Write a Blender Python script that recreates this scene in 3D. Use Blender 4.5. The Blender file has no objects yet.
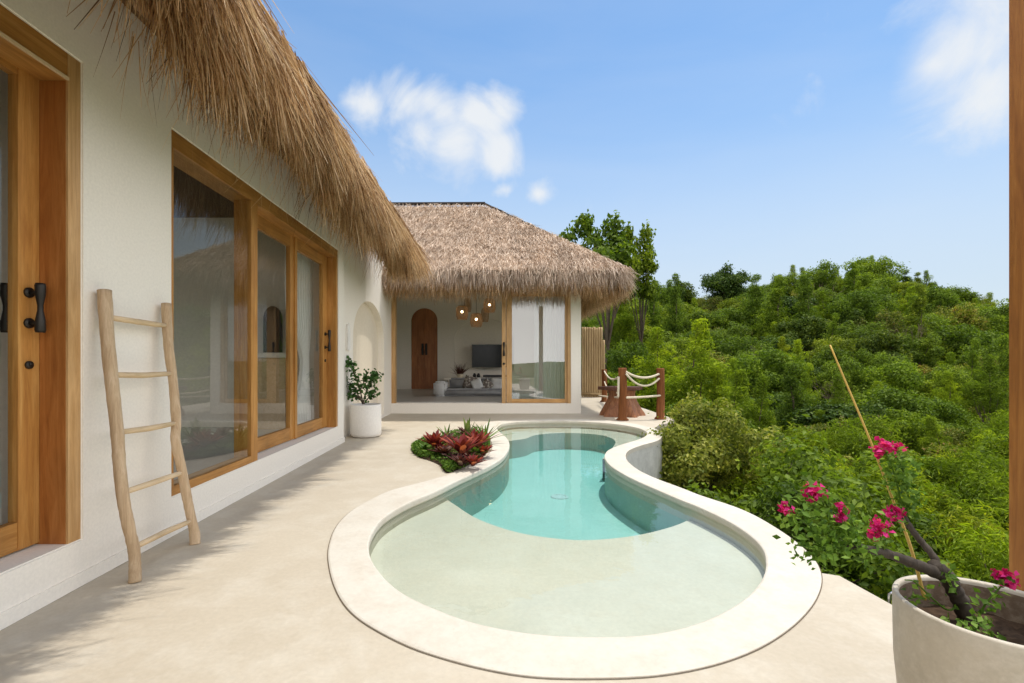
import bpy, bmesh, math, random
import numpy as np
from mathutils import Vector, Matrix
random.seed(7)
RNG = np.random.default_rng(11)
R = math.radians
F = 490.0; PX0 = 491.0; PY0 = 362.0; EYE = 1.2
sc = bpy.context.scene
C = sc.collection

def P(px, py, Y):                       # survey: photo bearing + distance -> world point
    return Vector(((px-PX0)*Y/F, Y, EYE-(py-PY0)*Y/F))
def G(px, py, z=0.0):                   # same, for a point known to lie at height z
    Y = F*(EYE-z)/(py-PY0)
    return Vector(((px-PX0)*Y/F, Y, z))

# ------------------------------------------------------------------ object helpers
def tag(o, label=None, cat=None, group=None, kind=None):
    if label: o['label'] = label
    if cat: o['category'] = cat
    if group: o['group'] = group
    if kind: o['kind'] = kind
    return o
def empty(name, loc=(0,0,0), label=None, cat=None, group=None, parent=None):
    o = bpy.data.objects.new(name, None); C.objects.link(o); o.location = loc
    o.empty_display_size = .2
    if parent: o.parent = parent; 
    return tag(o, label, cat, group)
def link(name, me, mat, parent=None, smooth=False):
    """Mesh data given in WORLD coordinates; moved into the parent's frame."""
    o = bpy.data.objects.new(name, me); C.objects.link(o)
    if mat:
        me.materials.append(mat)
    if smooth:
        me.polygons.foreach_set('use_smooth', [True]*len(me.polygons))
    if parent:
        o.parent = parent
        w = Vector(parent.location); p = parent.parent
        while p: w = w + p.location; p = p.parent
        me.transform(Matrix.Translation(-w))
    return o
def build(name, bm, mat, parent=None, smooth=False, bevel=0, seg=2):
    if bevel:
        es = [e for e in bm.edges if len(e.link_faces) == 2 and e.calc_face_angle(0) > .6]
        bmesh.ops.bevel(bm, geom=es, offset=bevel, segments=seg, affect='EDGES', clamp_overlap=True)
    bmesh.ops.recalc_face_normals(bm, faces=bm.faces)
    me = bpy.data.meshes.new(name); bm.to_mesh(me); bm.free()
    return link(name, me, mat, parent, smooth)
def npmesh(name, V, faces_n, idx, mat, parent=None, smooth=False):
    me = bpy.data.meshes.new(name)
    V = np.asarray(V, dtype=np.float32).reshape(-1, 3)
    idx = np.asarray(idx, dtype=np.int32).ravel()
    nf = len(idx)//faces_n
    me.vertices.add(len(V)); me.vertices.foreach_set('co', V.ravel())
    me.loops.add(len(idx)); me.loops.foreach_set('vertex_index', idx)
    me.polygons.add(nf)
    me.polygons.foreach_set('loop_start', np.arange(nf, dtype=np.int32)*faces_n)
    me.update(calc_edges=True); me.validate()
    return link(name, me, mat, parent, smooth)
def box(bm, x0, x1, y0, y1, z0, z1):
    vs = [bm.verts.new((x, y, z)) for z in (z0, z1) for y in (y0, y1) for x in (x0, x1)]
    for f in ((0,2,3,1),(4,5,7,6),(0,1,5,4),(2,6,7,3),(0,4,6,2),(1,3,7,5)):
        bm.faces.new([vs[i] for i in f])
    return vs
def boxo(name, b, mat, parent=None, bevel=0.004):
    bm = bmesh.new(); box(bm, *b); return build(name, bm, mat, parent, bevel=bevel)
def ring_verts(bm, c, r, ax, n, ry=None, rot=0):
    c = Vector(c); ax = Vector(ax).normalized()
    u = ax.orthogonal().normalized() if abs(ax.z) < .95 else Vector((1,0,0))
    u = (u - ax*u.dot(ax)).normalized(); v = ax.cross(u); ry = ry or r
    return [bm.verts.new(c + u*(math.cos(2*math.pi*i/n+rot)*r) + v*(math.sin(2*math.pi*i/n+rot)*ry)) for i in range(n)]
def tube(bm, pts, rad, n=8, cap=True):
    pts = [Vector(p) for p in pts]
    if not hasattr(rad, '__len__'): rad = [rad]*len(pts)
    prev = None; u = None; rings = []
    for i, p in enumerate(pts):
        t = (pts[min(i+1, len(pts)-1)] - pts[max(i-1, 0)]).normalized()
        if u is None: u = t.orthogonal().normalized()
        u = (u - t*u.dot(t)).normalized(); v = t.cross(u)
        rings.append([bm.verts.new(p + (u*math.cos(2*math.pi*k/n) + v*math.sin(2*math.pi*k/n))*rad[i]) for k in range(n)])
    for a, b in zip(rings, rings[1:]):
        for k in range(n): bm.faces.new((a[k], a[(k+1)%n], b[(k+1)%n], b[k]))
    if cap:
        bm.faces.new(rings[0][::-1]); bm.faces.new(rings[-1])
def lathe(bm, prof, c=(0,0,0), n=32, closed=False):
    rings = []
    for r, z in prof:
        if r < 1e-5: rings.append([bm.verts.new((c[0], c[1], c[2]+z))])
        else: rings.append([bm.verts.new((c[0]+r*math.cos(2*math.pi*k/n), c[1]+r*math.sin(2*math.pi*k/n), c[2]+z)) for k in range(n)])
    for a, b in zip(rings, rings[1:]):
        for k in range(n):
            q = (a[k%len(a)], a[(k+1)%len(a)], b[(k+1)%len(b)], b[k%len(b)])
            q = list(dict.fromkeys(q))
            if len(q) > 2: bm.faces.new(q)
def catmull(pts, per=8, closed=True):
    pts = [np.array(p, dtype=float) for p in pts]; n = len(pts); out = []
    rng = range(n) if closed else range(n-1)
    for i in rng:
        g = (lambda k: pts[k % n]) if closed else (lambda k: pts[min(max(k,0),n-1)])
        p0, p1, p2, p3 = g(i-1), g(i), g(i+1), g(i+2)
        for s in range(per):
            t = s/per
            out.append(.5*((2*p1)+(-p0+p2)*t+(2*p0-5*p1+4*p2-p3)*t*t+(-p0+3*p1-3*p2+p3)*t**3))
    if not closed: out.append(pts[-1])
    return out
def resample(loop, step, closed=True, smooth=0):
    L = np.array(loop); 
    if closed: L = np.vstack([L, L[:1]])
    d = np.r_[0, np.cumsum(np.linalg.norm(np.diff(L, axis=0), axis=1))]
    n = max(8, int(d[-1]/step)); s = np.linspace(0, d[-1], n, endpoint=not closed)
    Q = np.stack([np.interp(s, d, L[:, k]) for k in range(L.shape[1])], 1)
    for _ in range(smooth):
        if closed: Q = .5*Q + .25*(np.roll(Q,1,0)+np.roll(Q,-1,0))
        else: Q[1:-1] = .5*Q[1:-1] + .25*(Q[:-2]+Q[2:])
    return Q
def offset(loop, d):
    """offset a closed 2-d loop by d along its outward normal"""
    L = np.asarray(loop)[:, :2]; T = np.roll(L,-1,0)-np.roll(L,1,0); T /= np.linalg.norm(T,axis=1)[:,None]+1e-9
    N = np.stack([T[:,1], -T[:,0]], 1)
    area = .5*np.sum(L[:,0]*np.roll(L[:,1],-1)-np.roll(L[:,0],-1)*L[:,1])
    if area < 0: N = -N
    return L + N*d
def fill(bm, loops, to3):
    """fill a 2-d outline with holes; to3 maps (a,b) to a 3-d point; returns vertex rings"""
    es = []; rings = []
    for lp in loops:
        vs = [bm.verts.new(to3(p[0], p[1])) for p in lp]; rings.append(vs)
        for i in range(len(vs)): es.append(bm.edges.new((vs[i], vs[(i+1)%len(vs)])))
    bmesh.ops.triangle_fill(bm, use_beauty=True, use_dissolve=False, edges=es)
    return rings
def plate(bm, loops, to3a, to3b):
    a = fill(bm, loops, to3a); b = fill(bm, loops, to3b)
    for ra, rb in zip(a, b):
        for i in range(len(ra)): bm.faces.new((ra[i], ra[(i+1)%len(ra)], rb[(i+1)%len(ra)], rb[i]))
    return a, b
def band(bm, la, za, lb, zb):
    A = [bm.verts.new((p[0], p[1], za)) for p in la]; B = [bm.verts.new((p[0], p[1], zb)) for p in lb]
    n = len(A)
    for i in range(n): bm.faces.new((A[i], A[(i+1)%n], B[(i+1)%n], B[i]))

# ------------------------------------------------------------------ materials
def nm(name):
    m = bpy.data.materials.new(name); m.use_nodes = True; nt = m.node_tree; nt.nodes.clear()
    out = nt.nodes.new('ShaderNodeOutputMaterial'); return m, nt, out
def nd(nt, t, **kw):
    n = nt.nodes.new(t)
    for k, v in kw.items():
        if k in n.inputs: n.inputs[k].default_value = v
        else: setattr(n, k, v)
    return n
def ramp(nt, fac, stops, interp='LINEAR'):
    r = nt.nodes.new('ShaderNodeValToRGB'); r.color_ramp.interpolation = interp
    e = r.color_ramp.elements
    while len(e) < len(stops): e.new(.5)
    for i, (p, c) in enumerate(stops):
        e[i].position = p; e[i].color = (*c, 1) if len(c) == 3 else c
    nt.links.new(fac, r.inputs[0]); return r.outputs[0]
def obj_coord(nt, scale=(1,1,1), world=True):
    if world:
        g = nt.nodes.new('ShaderNodeNewGeometry'); o = g.outputs['Position']
    else:
        g = nt.nodes.new('ShaderNodeTexCoord'); o = g.outputs['Object']
    m = nt.nodes.new('ShaderNodeMapping'); m.inputs['Scale'].default_value = scale
    nt.links.new(o, m.inputs[0]); return m.outputs[0]
def noise(nt, vec, scale, detail=6, rough=.55, dist=0):
    n = nd(nt, 'ShaderNodeTexNoise'); n.inputs['Scale'].default_value = scale
    n.inputs['Detail'].default_value = detail; n.inputs['Roughness'].default_value = rough
    n.inputs['Distortion'].default_value = dist
    nt.links.new(vec, n.inputs['Vector']); return n.outputs[0]
def mixc(nt, a, b, fac, mode='MIX'):
    m = nt.nodes.new('ShaderNodeMix'); m.data_type = 'RGBA'; m.blend_type = mode
    for s, v in ((0, fac), (6, a), (7, b)):
        if hasattr(v, 'links') or hasattr(v, 'is_linked'): nt.links.new(v, m.inputs[s])
        else: m.inputs[s].default_value = v if s == 0 else ((*v, 1) if len(v) == 3 else v)
    return m.outputs[2]
def bump(nt, h, strength, dist=.01):
    b = nt.nodes.new('ShaderNodeBump'); b.inputs['Strength'].default_value = strength; b.inputs['Distance'].default_value = dist
    nt.links.new(h, b.inputs['Height']); return b.outputs[0]
def principled(nt, out, col, rough=.6, normal=None, spec=.5, metal=0, **kw):
    p = nt.nodes.new('ShaderNodeBsdfPrincipled')
    if hasattr(col, 'is_linked'): nt.links.new(col, p.inputs['Base Color'])
    else: p.inputs['Base Color'].default_value = (*col, 1)
    if hasattr(rough, 'is_linked'): nt.links.new(rough, p.inputs['Roughness'])
    else: p.inputs['Roughness'].default_value = rough
    p.inputs['Specular IOR Level'].default_value = spec; p.inputs['Metallic'].default_value = metal
    if normal: nt.links.new(normal, p.inputs['Normal'])
    nt.links.new(p.outputs[0], out.inputs[0]); return p
def plaster(name, c0, c1, c2=None, scale=1.2, rough=.75, b=.15, spec=.3, fine=40):
    m, nt, out = nm(name); v = obj_coord(nt)
    n1 = noise(nt, v, scale, 8, .62, .4); n2 = noise(nt, v, fine, 5, .6)
    col = ramp(nt, n1, [(.3, c0), (.7, c1)])
    if c2:
        n3 = noise(nt, v, scale*4.3, 10, .72, .15)
        f = ramp(nt, n3, [(.46, (0,0,0)), (.74, (.8,.8,.8))])
        col = mixc(nt, col, c2, f)
    col = mixc(nt, col, ramp(nt, n2, [(.3,(.9,.9,.9)), (.7,(1.06,1.06,1.06))]), .6, 'MULTIPLY')
    h = nt.nodes.new('ShaderNodeMath'); h.operation = 'ADD'; nt.links.new(n1, h.inputs[0]); nt.links.new(n2, h.inputs[1])
    principled(nt, out, col, rough, bump(nt, h.outputs[0], b, .01), spec)
    return m
def wood(name, c0, c1, c2, axis='z', rough=.45, scale=1.0, spec=.4, world=True):
    m, nt, out = nm(name)
    s = {'z': (14,14,1.0), 'y': (14,1.0,14), 'x': (1.0,14,14)}[axis]
    v = obj_coord(nt, tuple(k*scale for k in s), world)
    n1 = noise(nt, v, 1.6, 8, .6, 1.2)
    v2 = obj_coord(nt, (1.3,1.3,.5), world); n2 = noise(nt, v2, 2.3, 3)
    v3 = obj_coord(nt, tuple(k*4 for k in s), world); n3 = noise(nt, v3, 3, 4, .7)
    col = ramp(nt, n1, [(.25, c0), (.5, c1), (.75, c2)])
    col = mixc(nt, col, ramp(nt, n2, [(.3,(.72,.7,.66)), (.7,(1.12,1.1,1.08))]), .8, 'MULTIPLY')
    col = mixc(nt, col, ramp(nt, n3, [(.35,(.8,.78,.75)), (.6,(1,1,1))]), .7, 'MULTIPLY')
    principled(nt, out, col, rough, bump(nt, n3, .15, .004), spec)
    return m
def simple(name, c, rough=.6, spec=.5, metal=0, var=.12, scale=8):
    m, nt, out = nm(name); v = obj_coord(nt, world=False)
    n1 = noise(nt, v, scale, 5)
    col = mixc(nt, c, ramp(nt, n1, [(.3,(1-var,)*3), (.7,(1+var,)*3)]), 1.0, 'MULTIPLY')
    principled(nt, out, col, rough, bump(nt, n1, .1, .005), spec, metal); return m
def foliage(name, dark, mid, light, trans=.35, objvar=True, rough=.55, spec=.15, third=None):
    m, nt, out = nm(name)
    g = nt.nodes.new('ShaderNodeNewGeometry')
    stops = [(0, dark), (.55, mid), (1, light)]
    if third: stops = [(0, dark), (.5, mid), (.88, light), (.95, third)]
    col = ramp(nt, g.outputs['Random Per Island'], stops)
    if objvar:
        oi = nt.nodes.new('ShaderNodeObjectInfo')
        t = ramp(nt, oi.outputs['Random'], [(0,(.70,.74,.62)), (.35,(.95,.95,.8)), (.65,(1.1,1.1,.85)), (.85,(1.35,1.25,.85)), (1,(1.3,1.05,.7))])
        col = mixc(nt, col, t, 1.0, 'MULTIPLY')
    if objvar:
        nz = noise(nt, obj_coord(nt), 1.1, 4, .6)
        col = mixc(nt, col, ramp(nt, nz, [(.32,(.70,.75,.6)), (.5,(1.05,1.05,.92)), (.68,(1.6,1.45,1.0))]), 1.0, 'MULTIPLY')
    p = nt.nodes.new('ShaderNodeBsdfPrincipled'); nt.links.new(col, p.inputs['Base Color'])
    p.inputs['Roughness'].default_value = rough; p.inputs['Specular IOR Level'].default_value = spec
    tr = nt.nodes.new('ShaderNodeBsdfTranslucent')
    nt.links.new(mixc(nt, col, (1.3,1.35,.5), 1.0, 'MULTIPLY'), tr.inputs[0])
    mx = nt.nodes.new('ShaderNodeMixShader'); mx.inputs[0].default_value = trans
    nt.links.new(p.outputs[0], mx.inputs[1]); nt.links.new(tr.outputs[0], mx.inputs[2])
    nt.links.new(mx.outputs[0], out.inputs[0]); return m
def straw(name, stops, trans=.25, patch=None):
    m, nt, out = nm(name)
    g = nt.nodes.new('ShaderNodeNewGeometry')
    col = ramp(nt, g.outputs['Random Per Island'], stops)
    v = obj_coord(nt); n1 = noise(nt, v, 2.2, 5, .6)
    col = mixc(nt, col, ramp(nt, n1, [(.3,(.72,.68,.66)), (.7,(1.15,1.12,1.1))]), 1.0, 'MULTIPLY')
    p = nt.nodes.new('ShaderNodeBsdfPrincipled'); nt.links.new(col, p.inputs['Base Color'])
    p.inputs['Roughness'].default_value = .65; p.inputs['Specular IOR Level'].default_value = .25
    tr = nt.nodes.new('ShaderNodeBsdfTranslucent'); nt.links.new(mixc(nt, col, (1.1,1.0,.8), 1.0, 'MULTIPLY'), tr.inputs[0])
    mx = nt.nodes.new('ShaderNodeMixShader'); mx.inputs[0].default_value = trans
    nt.links.new(p.outputs[0], mx.inputs[1]); nt.links.new(tr.outputs[0], mx.inputs[2])
    nt.links.new(mx.outputs[0], out.inputs[0]); return m
def glass(name, tint, f0=.05, bumpy=0):
    m, nt, out = nm(name)
    lw = nt.nodes.new('ShaderNodeLayerWeight'); lw.inputs[0].default_value = .5
    pw = nt.nodes.new('ShaderNodeMath'); pw.operation = 'POWER'; pw.inputs[1].default_value = 4.5; nt.links.new(lw.outputs['Facing'], pw.inputs[0])
    fr = nt.nodes.new('ShaderNodeMath'); fr.operation = 'MULTIPLY_ADD'; fr.inputs[1].default_value = 1-f0; fr.inputs[2].default_value = f0; nt.links.new(pw.outputs[0], fr.inputs[0])
    t = nt.nodes.new('ShaderNodeBsdfTransparent'); t.inputs[0].default_value = (*tint, 1)
    g = nt.nodes.new('ShaderNodeBsdfGlossy'); g.inputs['Roughness'].default_value = 0.0
    if bumpy:
        v = obj_coord(nt); n1 = noise(nt, v, 1.3, 2); bn = bump(nt, n1, bumpy, .02)
        nt.links.new(bn, g.inputs['Normal'])
    mx = nt.nodes.new('ShaderNodeMixShader')
    nt.links.new(fr.outputs[0], mx.inputs[0]); nt.links.new(t.outputs[0], mx.inputs[1]); nt.links.new(g.outputs[0], mx.inputs[2])
    nt.links.new(mx.outputs[0], out.inputs[0]); return m

M = {}
def add_cracks(m, scale=.42, dark=.80):
    nt = m.node_tree; p = [n for n in nt.nodes if n.type == 'BSDF_PRINCIPLED'][0]; src = p.inputs['Base Color'].links[0].from_socket
    v = obj_coord(nt); wn = nt.nodes.new('ShaderNodeTexNoise'); wn.inputs['Scale'].default_value = 2.5; wn.inputs['Detail'].default_value = 8; nt.links.new(v, wn.inputs['Vector'])
    vm = nt.nodes.new('ShaderNodeVectorMath'); vm.operation = 'MULTIPLY_ADD'; nt.links.new(wn.outputs['Color'], vm.inputs[0]); vm.inputs[1].default_value = (.5,.5,.5); nt.links.new(v, vm.inputs[2])
    vo = nt.nodes.new('ShaderNodeTexVoronoi'); vo.feature = 'DISTANCE_TO_EDGE'; vo.inputs['Scale'].default_value = scale; nt.links.new(vm.outputs[0], vo.inputs['Vector'])
    f = ramp(nt, vo.outputs['Distance'], [(0,(1,1,1)), (.0022,(0,0,0))])
    mk = ramp(nt, noise(nt, v, .7, 3), [(.5,(0,0,0)), (.6,(1,1,1))])
    ff = mixc(nt, f, mk, 1.0, 'MULTIPLY')
    sp = ramp(nt, noise(nt, v, 14, 3, .8), [(.70,(0,0,0)), (.76,(.5,.5,.5))])
    c = mixc(nt, src, (dark*.62,dark*.55,dark*.45), ff); c2 = mixc(nt, c, mixc(nt, c, (.82,.78,.72), 1.0, 'MULTIPLY'), sp)
    nt.links.new(c2, p.inputs['Base Color'])
M['deck'] = plaster('deck_concrete', (.44,.38,.29), (.51,.45,.355), (.56,.515,.43), .75, .62, .10, .35)
M['coping'] = plaster('coping_plaster', (.54,.50,.425), (.61,.57,.495), (.50,.435,.35), 1.1, .65, .12, .35)
add_cracks(M['deck']); add_cracks(M['coping'], .9)
M['pool'] = plaster('pool_plaster', (.55,.52,.41), (.62,.59,.48), (.58,.53,.41), 2.2, .7, .1, .3)
M['pool_deep'] = plaster('turquoise_plaster', (.42,.53,.46), (.48,.58,.51), (.44,.52,.45), 2.2, .7, .1, .3)
M['wall'] = plaster('lime_plaster', (.84,.785,.695), (.86,.81,.73), None, .45, .85, .06, .2, 60)
M['wall_in'] = plaster('room_plaster', (.78,.74,.67), (.83,.79,.72), None, .5, .85, .08, .2, 25)
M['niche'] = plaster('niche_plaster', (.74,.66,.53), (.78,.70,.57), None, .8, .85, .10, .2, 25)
M['retain'] = plaster('pool_outer_render', (.50,.50,.47), (.68,.67,.63), (.42,.41,.38), 2.4, .8, .3, .2)
M['pot'] = plaster('pot_white', (.80,.77,.72), (.85,.82,.77), None, 3, .6, .1, .3)
M['pot_stone'] = plaster('pot_concrete', (.44,.39,.31), (.53,.475,.385), (.60,.55,.47), 5, .6, .12, .35, 80)
M['teak'] = wood('teak', (.35,.145,.032), (.51,.245,.062), (.64,.36,.115))
M['teak_h'] = wood('teak_beam', (.30,.125,.028), (.46,.22,.055), (.58,.31,.10), 'y')
M['teak_x'] = wood('teak_lintel', (.46,.22,.06), (.62,.34,.12), (.74,.45,.18), 'x')
M['teak_x2'] = wood('teak_pale', (.46,.25,.09), (.58,.35,.15), (.68,.44,.22))
M['teak_r'] = wood('teak_dark_face', (.27,.085,.018), (.40,.15,.035), (.50,.21,.06))
M['door_wood'] = wood('arched_door_wood', (.28,.10,.04), (.42,.17,.07), (.52,.24,.10))
M['post'] = wood('post_wood', (.24,.085,.013), (.38,.15,.026), (.50,.23,.05), rough=.5)
M['rail_wood'] = wood('red_hardwood', (.11,.04,.014), (.21,.075,.024), (.30,.12,.045), rough=.7, spec=.15)
M['stump'] = wood('root_wood', (.16,.06,.025), (.30,.12,.05), (.46,.22,.10), rough=.55)
M['slab'] = wood('dark_slab', (.07,.025,.015), (.12,.045,.025), (.18,.07,.04), 'x')
M['ladder'] = wood('driftwood', (.44,.31,.19), (.58,.43,.28), (.70,.55,.39), rough=.75, scale=1.5, spec=.15)
M['rung'] = wood('driftwood_rung', (.60,.44,.25), (.72,.55,.35), (.80,.64,.44), 'y', rough=.75, spec=.15)
M['purlin'] = wood('purlin_wood', (.20,.10,.04), (.33,.18,.08), (.42,.25,.12), 'y')
M['bamboo'] = wood('bamboo_cane', (.28,.18,.08), (.42,.29,.14), (.52,.38,.20), rough=.5)
M['metal'] = simple('dark_bronze', (.035,.03,.025), .45, .5, .6)
M['chrome'] = simple('steel', (.55,.56,.58), .25, .5, 1)
M['rope'] = simple('cotton_rope', (.66,.58,.45), .9, .1)
M['glass'] = glass('window_glass', (.93,.95,.93), .11, .012)
M['glass_far'] = glass('pane_glass', (.82,.87,.85), .28, .02)
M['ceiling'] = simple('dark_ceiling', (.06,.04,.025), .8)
M['floor_in'] = plaster('room_floor', (.42,.40,.37), (.50,.48,.44), None, 1.2, .35, .05, .5)
M['sofa'] = simple('grey_fabric', (.33,.33,.34), .9, .1)
M['cushion'] = simple('light_fabric', (.66,.66,.66), .9, .1)
M['pattern'] = None
M['black'] = simple('black_plastic', (.015,.015,.017), .3)
M['screen'] = simple('dark_screen', (.012,.013,.015), .15, .25)
M['curtain'] = foliage('sheer_linen', (.78,.77,.74), (.80,.79,.76), (.82,.81,.78), .35, False)
def cloth(name, c, tr):
    m, nt, out = nm(name); p = nt.nodes.new('ShaderNodeBsdfPrincipled'); p.inputs['Base Color'].default_value = (*c,1); p.inputs['Roughness'].default_value = .9
    t = nt.nodes.new('ShaderNodeBsdfTranslucent'); t.inputs[0].default_value = (*c,1); mx = nt.nodes.new('ShaderNodeMixShader'); mx.inputs[0].default_value = tr
    nt.links.new(p.outputs[0], mx.inputs[1]); nt.links.new(t.outputs[0], mx.inputs[2]); nt.links.new(mx.outputs[0], out.inputs[0]); return m
M['curtain'] = cloth('white_linen', (.86,.85,.82), .35)
M['soil'] = simple('dark_soil', (.055,.035,.022), .95, .1, var=.5, scale=40)
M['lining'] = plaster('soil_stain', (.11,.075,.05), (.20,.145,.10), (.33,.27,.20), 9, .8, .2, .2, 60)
M['joint'] = simple('dark_joint', (.14,.11,.08), .9, .1)
M['bark'] = wood('bark', (.05,.035,.022), (.10,.075,.05), (.17,.13,.09), rough=.9, world=False)
M['drywood'] = simple('dry_twigs', (.17,.13,.09), .9, .1)
M['barkdark'] = wood('vine_bark', (.025,.018,.013), (.055,.042,.032), (.11,.09,.075), rough=.85, world=False)
M['thatch'] = straw('thatch_straw', [(0,(.11,.06,.027)), (.22,(.34,.205,.095)), (.55,(.60,.405,.215)), (.82,(.80,.60,.36)), (1,(.90,.76,.54))], .35)
M['thatch_top'] = straw('weathered_thatch', [(0,(.26,.185,.13)), (.25,(.50,.395,.305)), (.65,(.67,.555,.445)), (1,(.84,.74,.62))], .15)
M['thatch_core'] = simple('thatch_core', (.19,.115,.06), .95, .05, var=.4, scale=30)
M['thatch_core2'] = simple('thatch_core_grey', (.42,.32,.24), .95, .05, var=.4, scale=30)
M['ridge'] = simple('dark_ridge', (.04,.032,.028), .9, .1)
M['leaf_a'] = foliage('shrub_leaves', (.055,.09,.014), (.125,.19,.028), (.22,.30,.055), .42)
M['leaf_b'] = foliage('feathery_leaves', (.10,.15,.014), (.18,.26,.026), (.29,.37,.05), .45)
M['leaf_c'] = foliage('dark_tree_leaves', (.025,.055,.012), (.055,.10,.02), (.11,.165,.035), .30)
M['leaf_d'] = foliage('mid_tree_leaves', (.05,.09,.014), (.11,.175,.024), (.20,.28,.045), .42)
M['leaf_e'] = foliage('mottled_leaves', (.06,.09,.018), (.14,.175,.035), (.28,.30,.10), .38, third=(.26,.17,.09))
M['leaf_p'] = foliage('pale_leaves', (.08,.13,.035), (.17,.23,.07), (.30,.36,.14), .4)
M['grassy'] = foliage('weed_leaves', (.04,.07,.015), (.09,.14,.03), (.17,.21,.06), .3, False, third=(.28,.20,.10))
M['moss'] = foliage('moss_green', (.05,.11,.015), (.10,.19,.025), (.18,.28,.05), .2, False)
M['brom_red'] = foliage('red_bract_leaves', (.09,.015,.015), (.22,.03,.028), (.42,.11,.07), .3, False)
M['brom_dark'] = foliage('maroon_leaves', (.05,.015,.015), (.12,.04,.035), (.25,.16,.13), .2, False)
M['brom_green'] = foliage('strap_leaves', (.05,.10,.02), (.11,.19,.035), (.22,.27,.08), .3, False)
M['jade'] = foliage('jade_leaves', (.03,.08,.02), (.06,.14,.035), (.11,.21,.06), .15, False)
M['boug_leaf'] = foliage('vine_leaves', (.06,.12,.015), (.12,.22,.03), (.22,.34,.06), .4, False)
M['boug_pink'] = foliage('magenta_bracts', (.40,.008,.11), (.58,.015,.19), (.75,.06,.32), .4, False)
M['cane'] = simple('yellow_cane', (.55,.36,.07), .5)
M['ground'] = None

def pattern_mat():
    m, nt, out = nm('patterned_fabric'); v = obj_coord(nt)
    w = nd(nt, 'ShaderNodeTexVoronoi'); w.inputs['Scale'].default_value = 14; nt.links.new(v, w.inputs['Vector'])
    col = ramp(nt, w.outputs['Distance'], [(.25,(.62,.58,.52)), (.4,(.20,.17,.15))])
    principled(nt, out, col, .9, None, .1); return m
M['pattern'] = pattern_mat()
def ground_mat():
    m, nt, out = nm('hillside_soil'); v = obj_coord(nt)
    n1 = noise(nt, v, .35, 8, .65); n2 = noise(nt, v, 5, 8, .7)
    col = ramp(nt, n1, [(.35,(.045,.07,.018)), (.55,(.09,.12,.035)), (.72,(.20,.16,.08))])
    col = mixc(nt, col, ramp(nt, n2, [(.3,(.5,.5,.5)), (.7,(1.3,1.3,1.3))]), 1.0, 'MULTIPLY')
    principled(nt, out, col, .95, bump(nt, n2, .8, .2), .1); return m
M['ground'] = ground_mat()

def water_mat():
    m, nt, out = nm('pool_water'); v = obj_coord(nt)
    n1 = noise(nt, v, 3.2, 3, .5, .3)
    bn = bump(nt, n1, .16, .02)
    fr = nt.nodes.new('ShaderNodeFresnel'); fr.inputs[0].default_value = 1.33; nt.links.new(bn, fr.inputs['Normal'])
    t = nt.nodes.new('ShaderNodeBsdfTransparent')
    g = nt.nodes.new('ShaderNodeBsdfGlossy'); g.inputs['Roughness'].default_value = 0.01; nt.links.new(bn, g.inputs['Normal'])
    mx = nt.nodes.new('ShaderNodeMixShader')
    nt.links.new(fr.outputs[0], mx.inputs[0]); nt.links.new(t.outputs[0], mx.inputs[1]); nt.links.new(g.outputs[0], mx.inputs[2])
    nt.links.new(mx.outputs[0], out.inputs['Surface'])
    a = nt.nodes.new('ShaderNodeVolumeAbsorption'); a.inputs['Color'].default_value = (.05,.86,.92,1); a.inputs['Density'].default_value = 0.42
    nt.links.new(a.outputs[0], out.inputs['Volume'])
    return m
M['water'] = water_mat()

# ------------------------------------------------------------------ pool outlines (surveyed on the ground plane)
z0c = .011
inner_px = [(603.4,636),(564,635.5),(525,632),(486,625),(452,615),(403,593),(379,571),(369,551.6),(371.5,534.5),(383.7,517.4),(408,502.8),
 (435,491.5),(461.8,478.4),(486,467.6),(501,458.8),(508,450.5),(509.5,443),(506,437),(499,431),(497,427.5),(502,424),(512,422.2),(527,421.2),(564,420.8),(601,422.4),
 (629,425.8),(644,430.0),(646.8,434.5),(638,439.3),(620,444.8),(608.7,449.5),(604.7,454),(605,459),(610.6,465.7),(623.6,474),(638.4,481.4),(657,489.5),
 (678,498.6),(701,507.7),(735,524.7),(759.7,544),(766,561),(762,578.5),(745,598),(711,617.5),(672,630),(638,635)]
outer_px = [(603.4,677),(564,677),(525,675),(476.5,666),(440,656),(403,643),(354.4,615),(335,588),(328,561),(328.5,545),(335,527),(348,512.5),(367,500.8),(390,490),
 (413.7,484),(439.5,477),(460.6,470),(479.4,462),(490,451.5),(491.5,443),(488,436.5),(483.5,431),(482.5,426.5),(488,422.2),(500,420.4),(527,419.2),(564,418.8),(601,420),
 (629,422.8),(650,427),(661,431.5),(663,436),(657,440.6),(642,444.9),(630,449.5),(626,454.5),(628,461),(638.4,469.4),(651.4,475.9),(664,481),
 (682,487.5),(701,495.0),(745,510),(784,532),(811,554),(822,573.6),(818,595.5),(799,620),(764.6,644.4),(720.6,662),(672,672.5),(637,676)]
def loop_from(px):
    g = [G(x, y, z0c) for x, y in px]
    return resample(catmull([(p.x, p.y) for p in g], 8), .05, True, 3)
INN = loop_from(inner_px); OUT = loop_from(outer_px)

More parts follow.
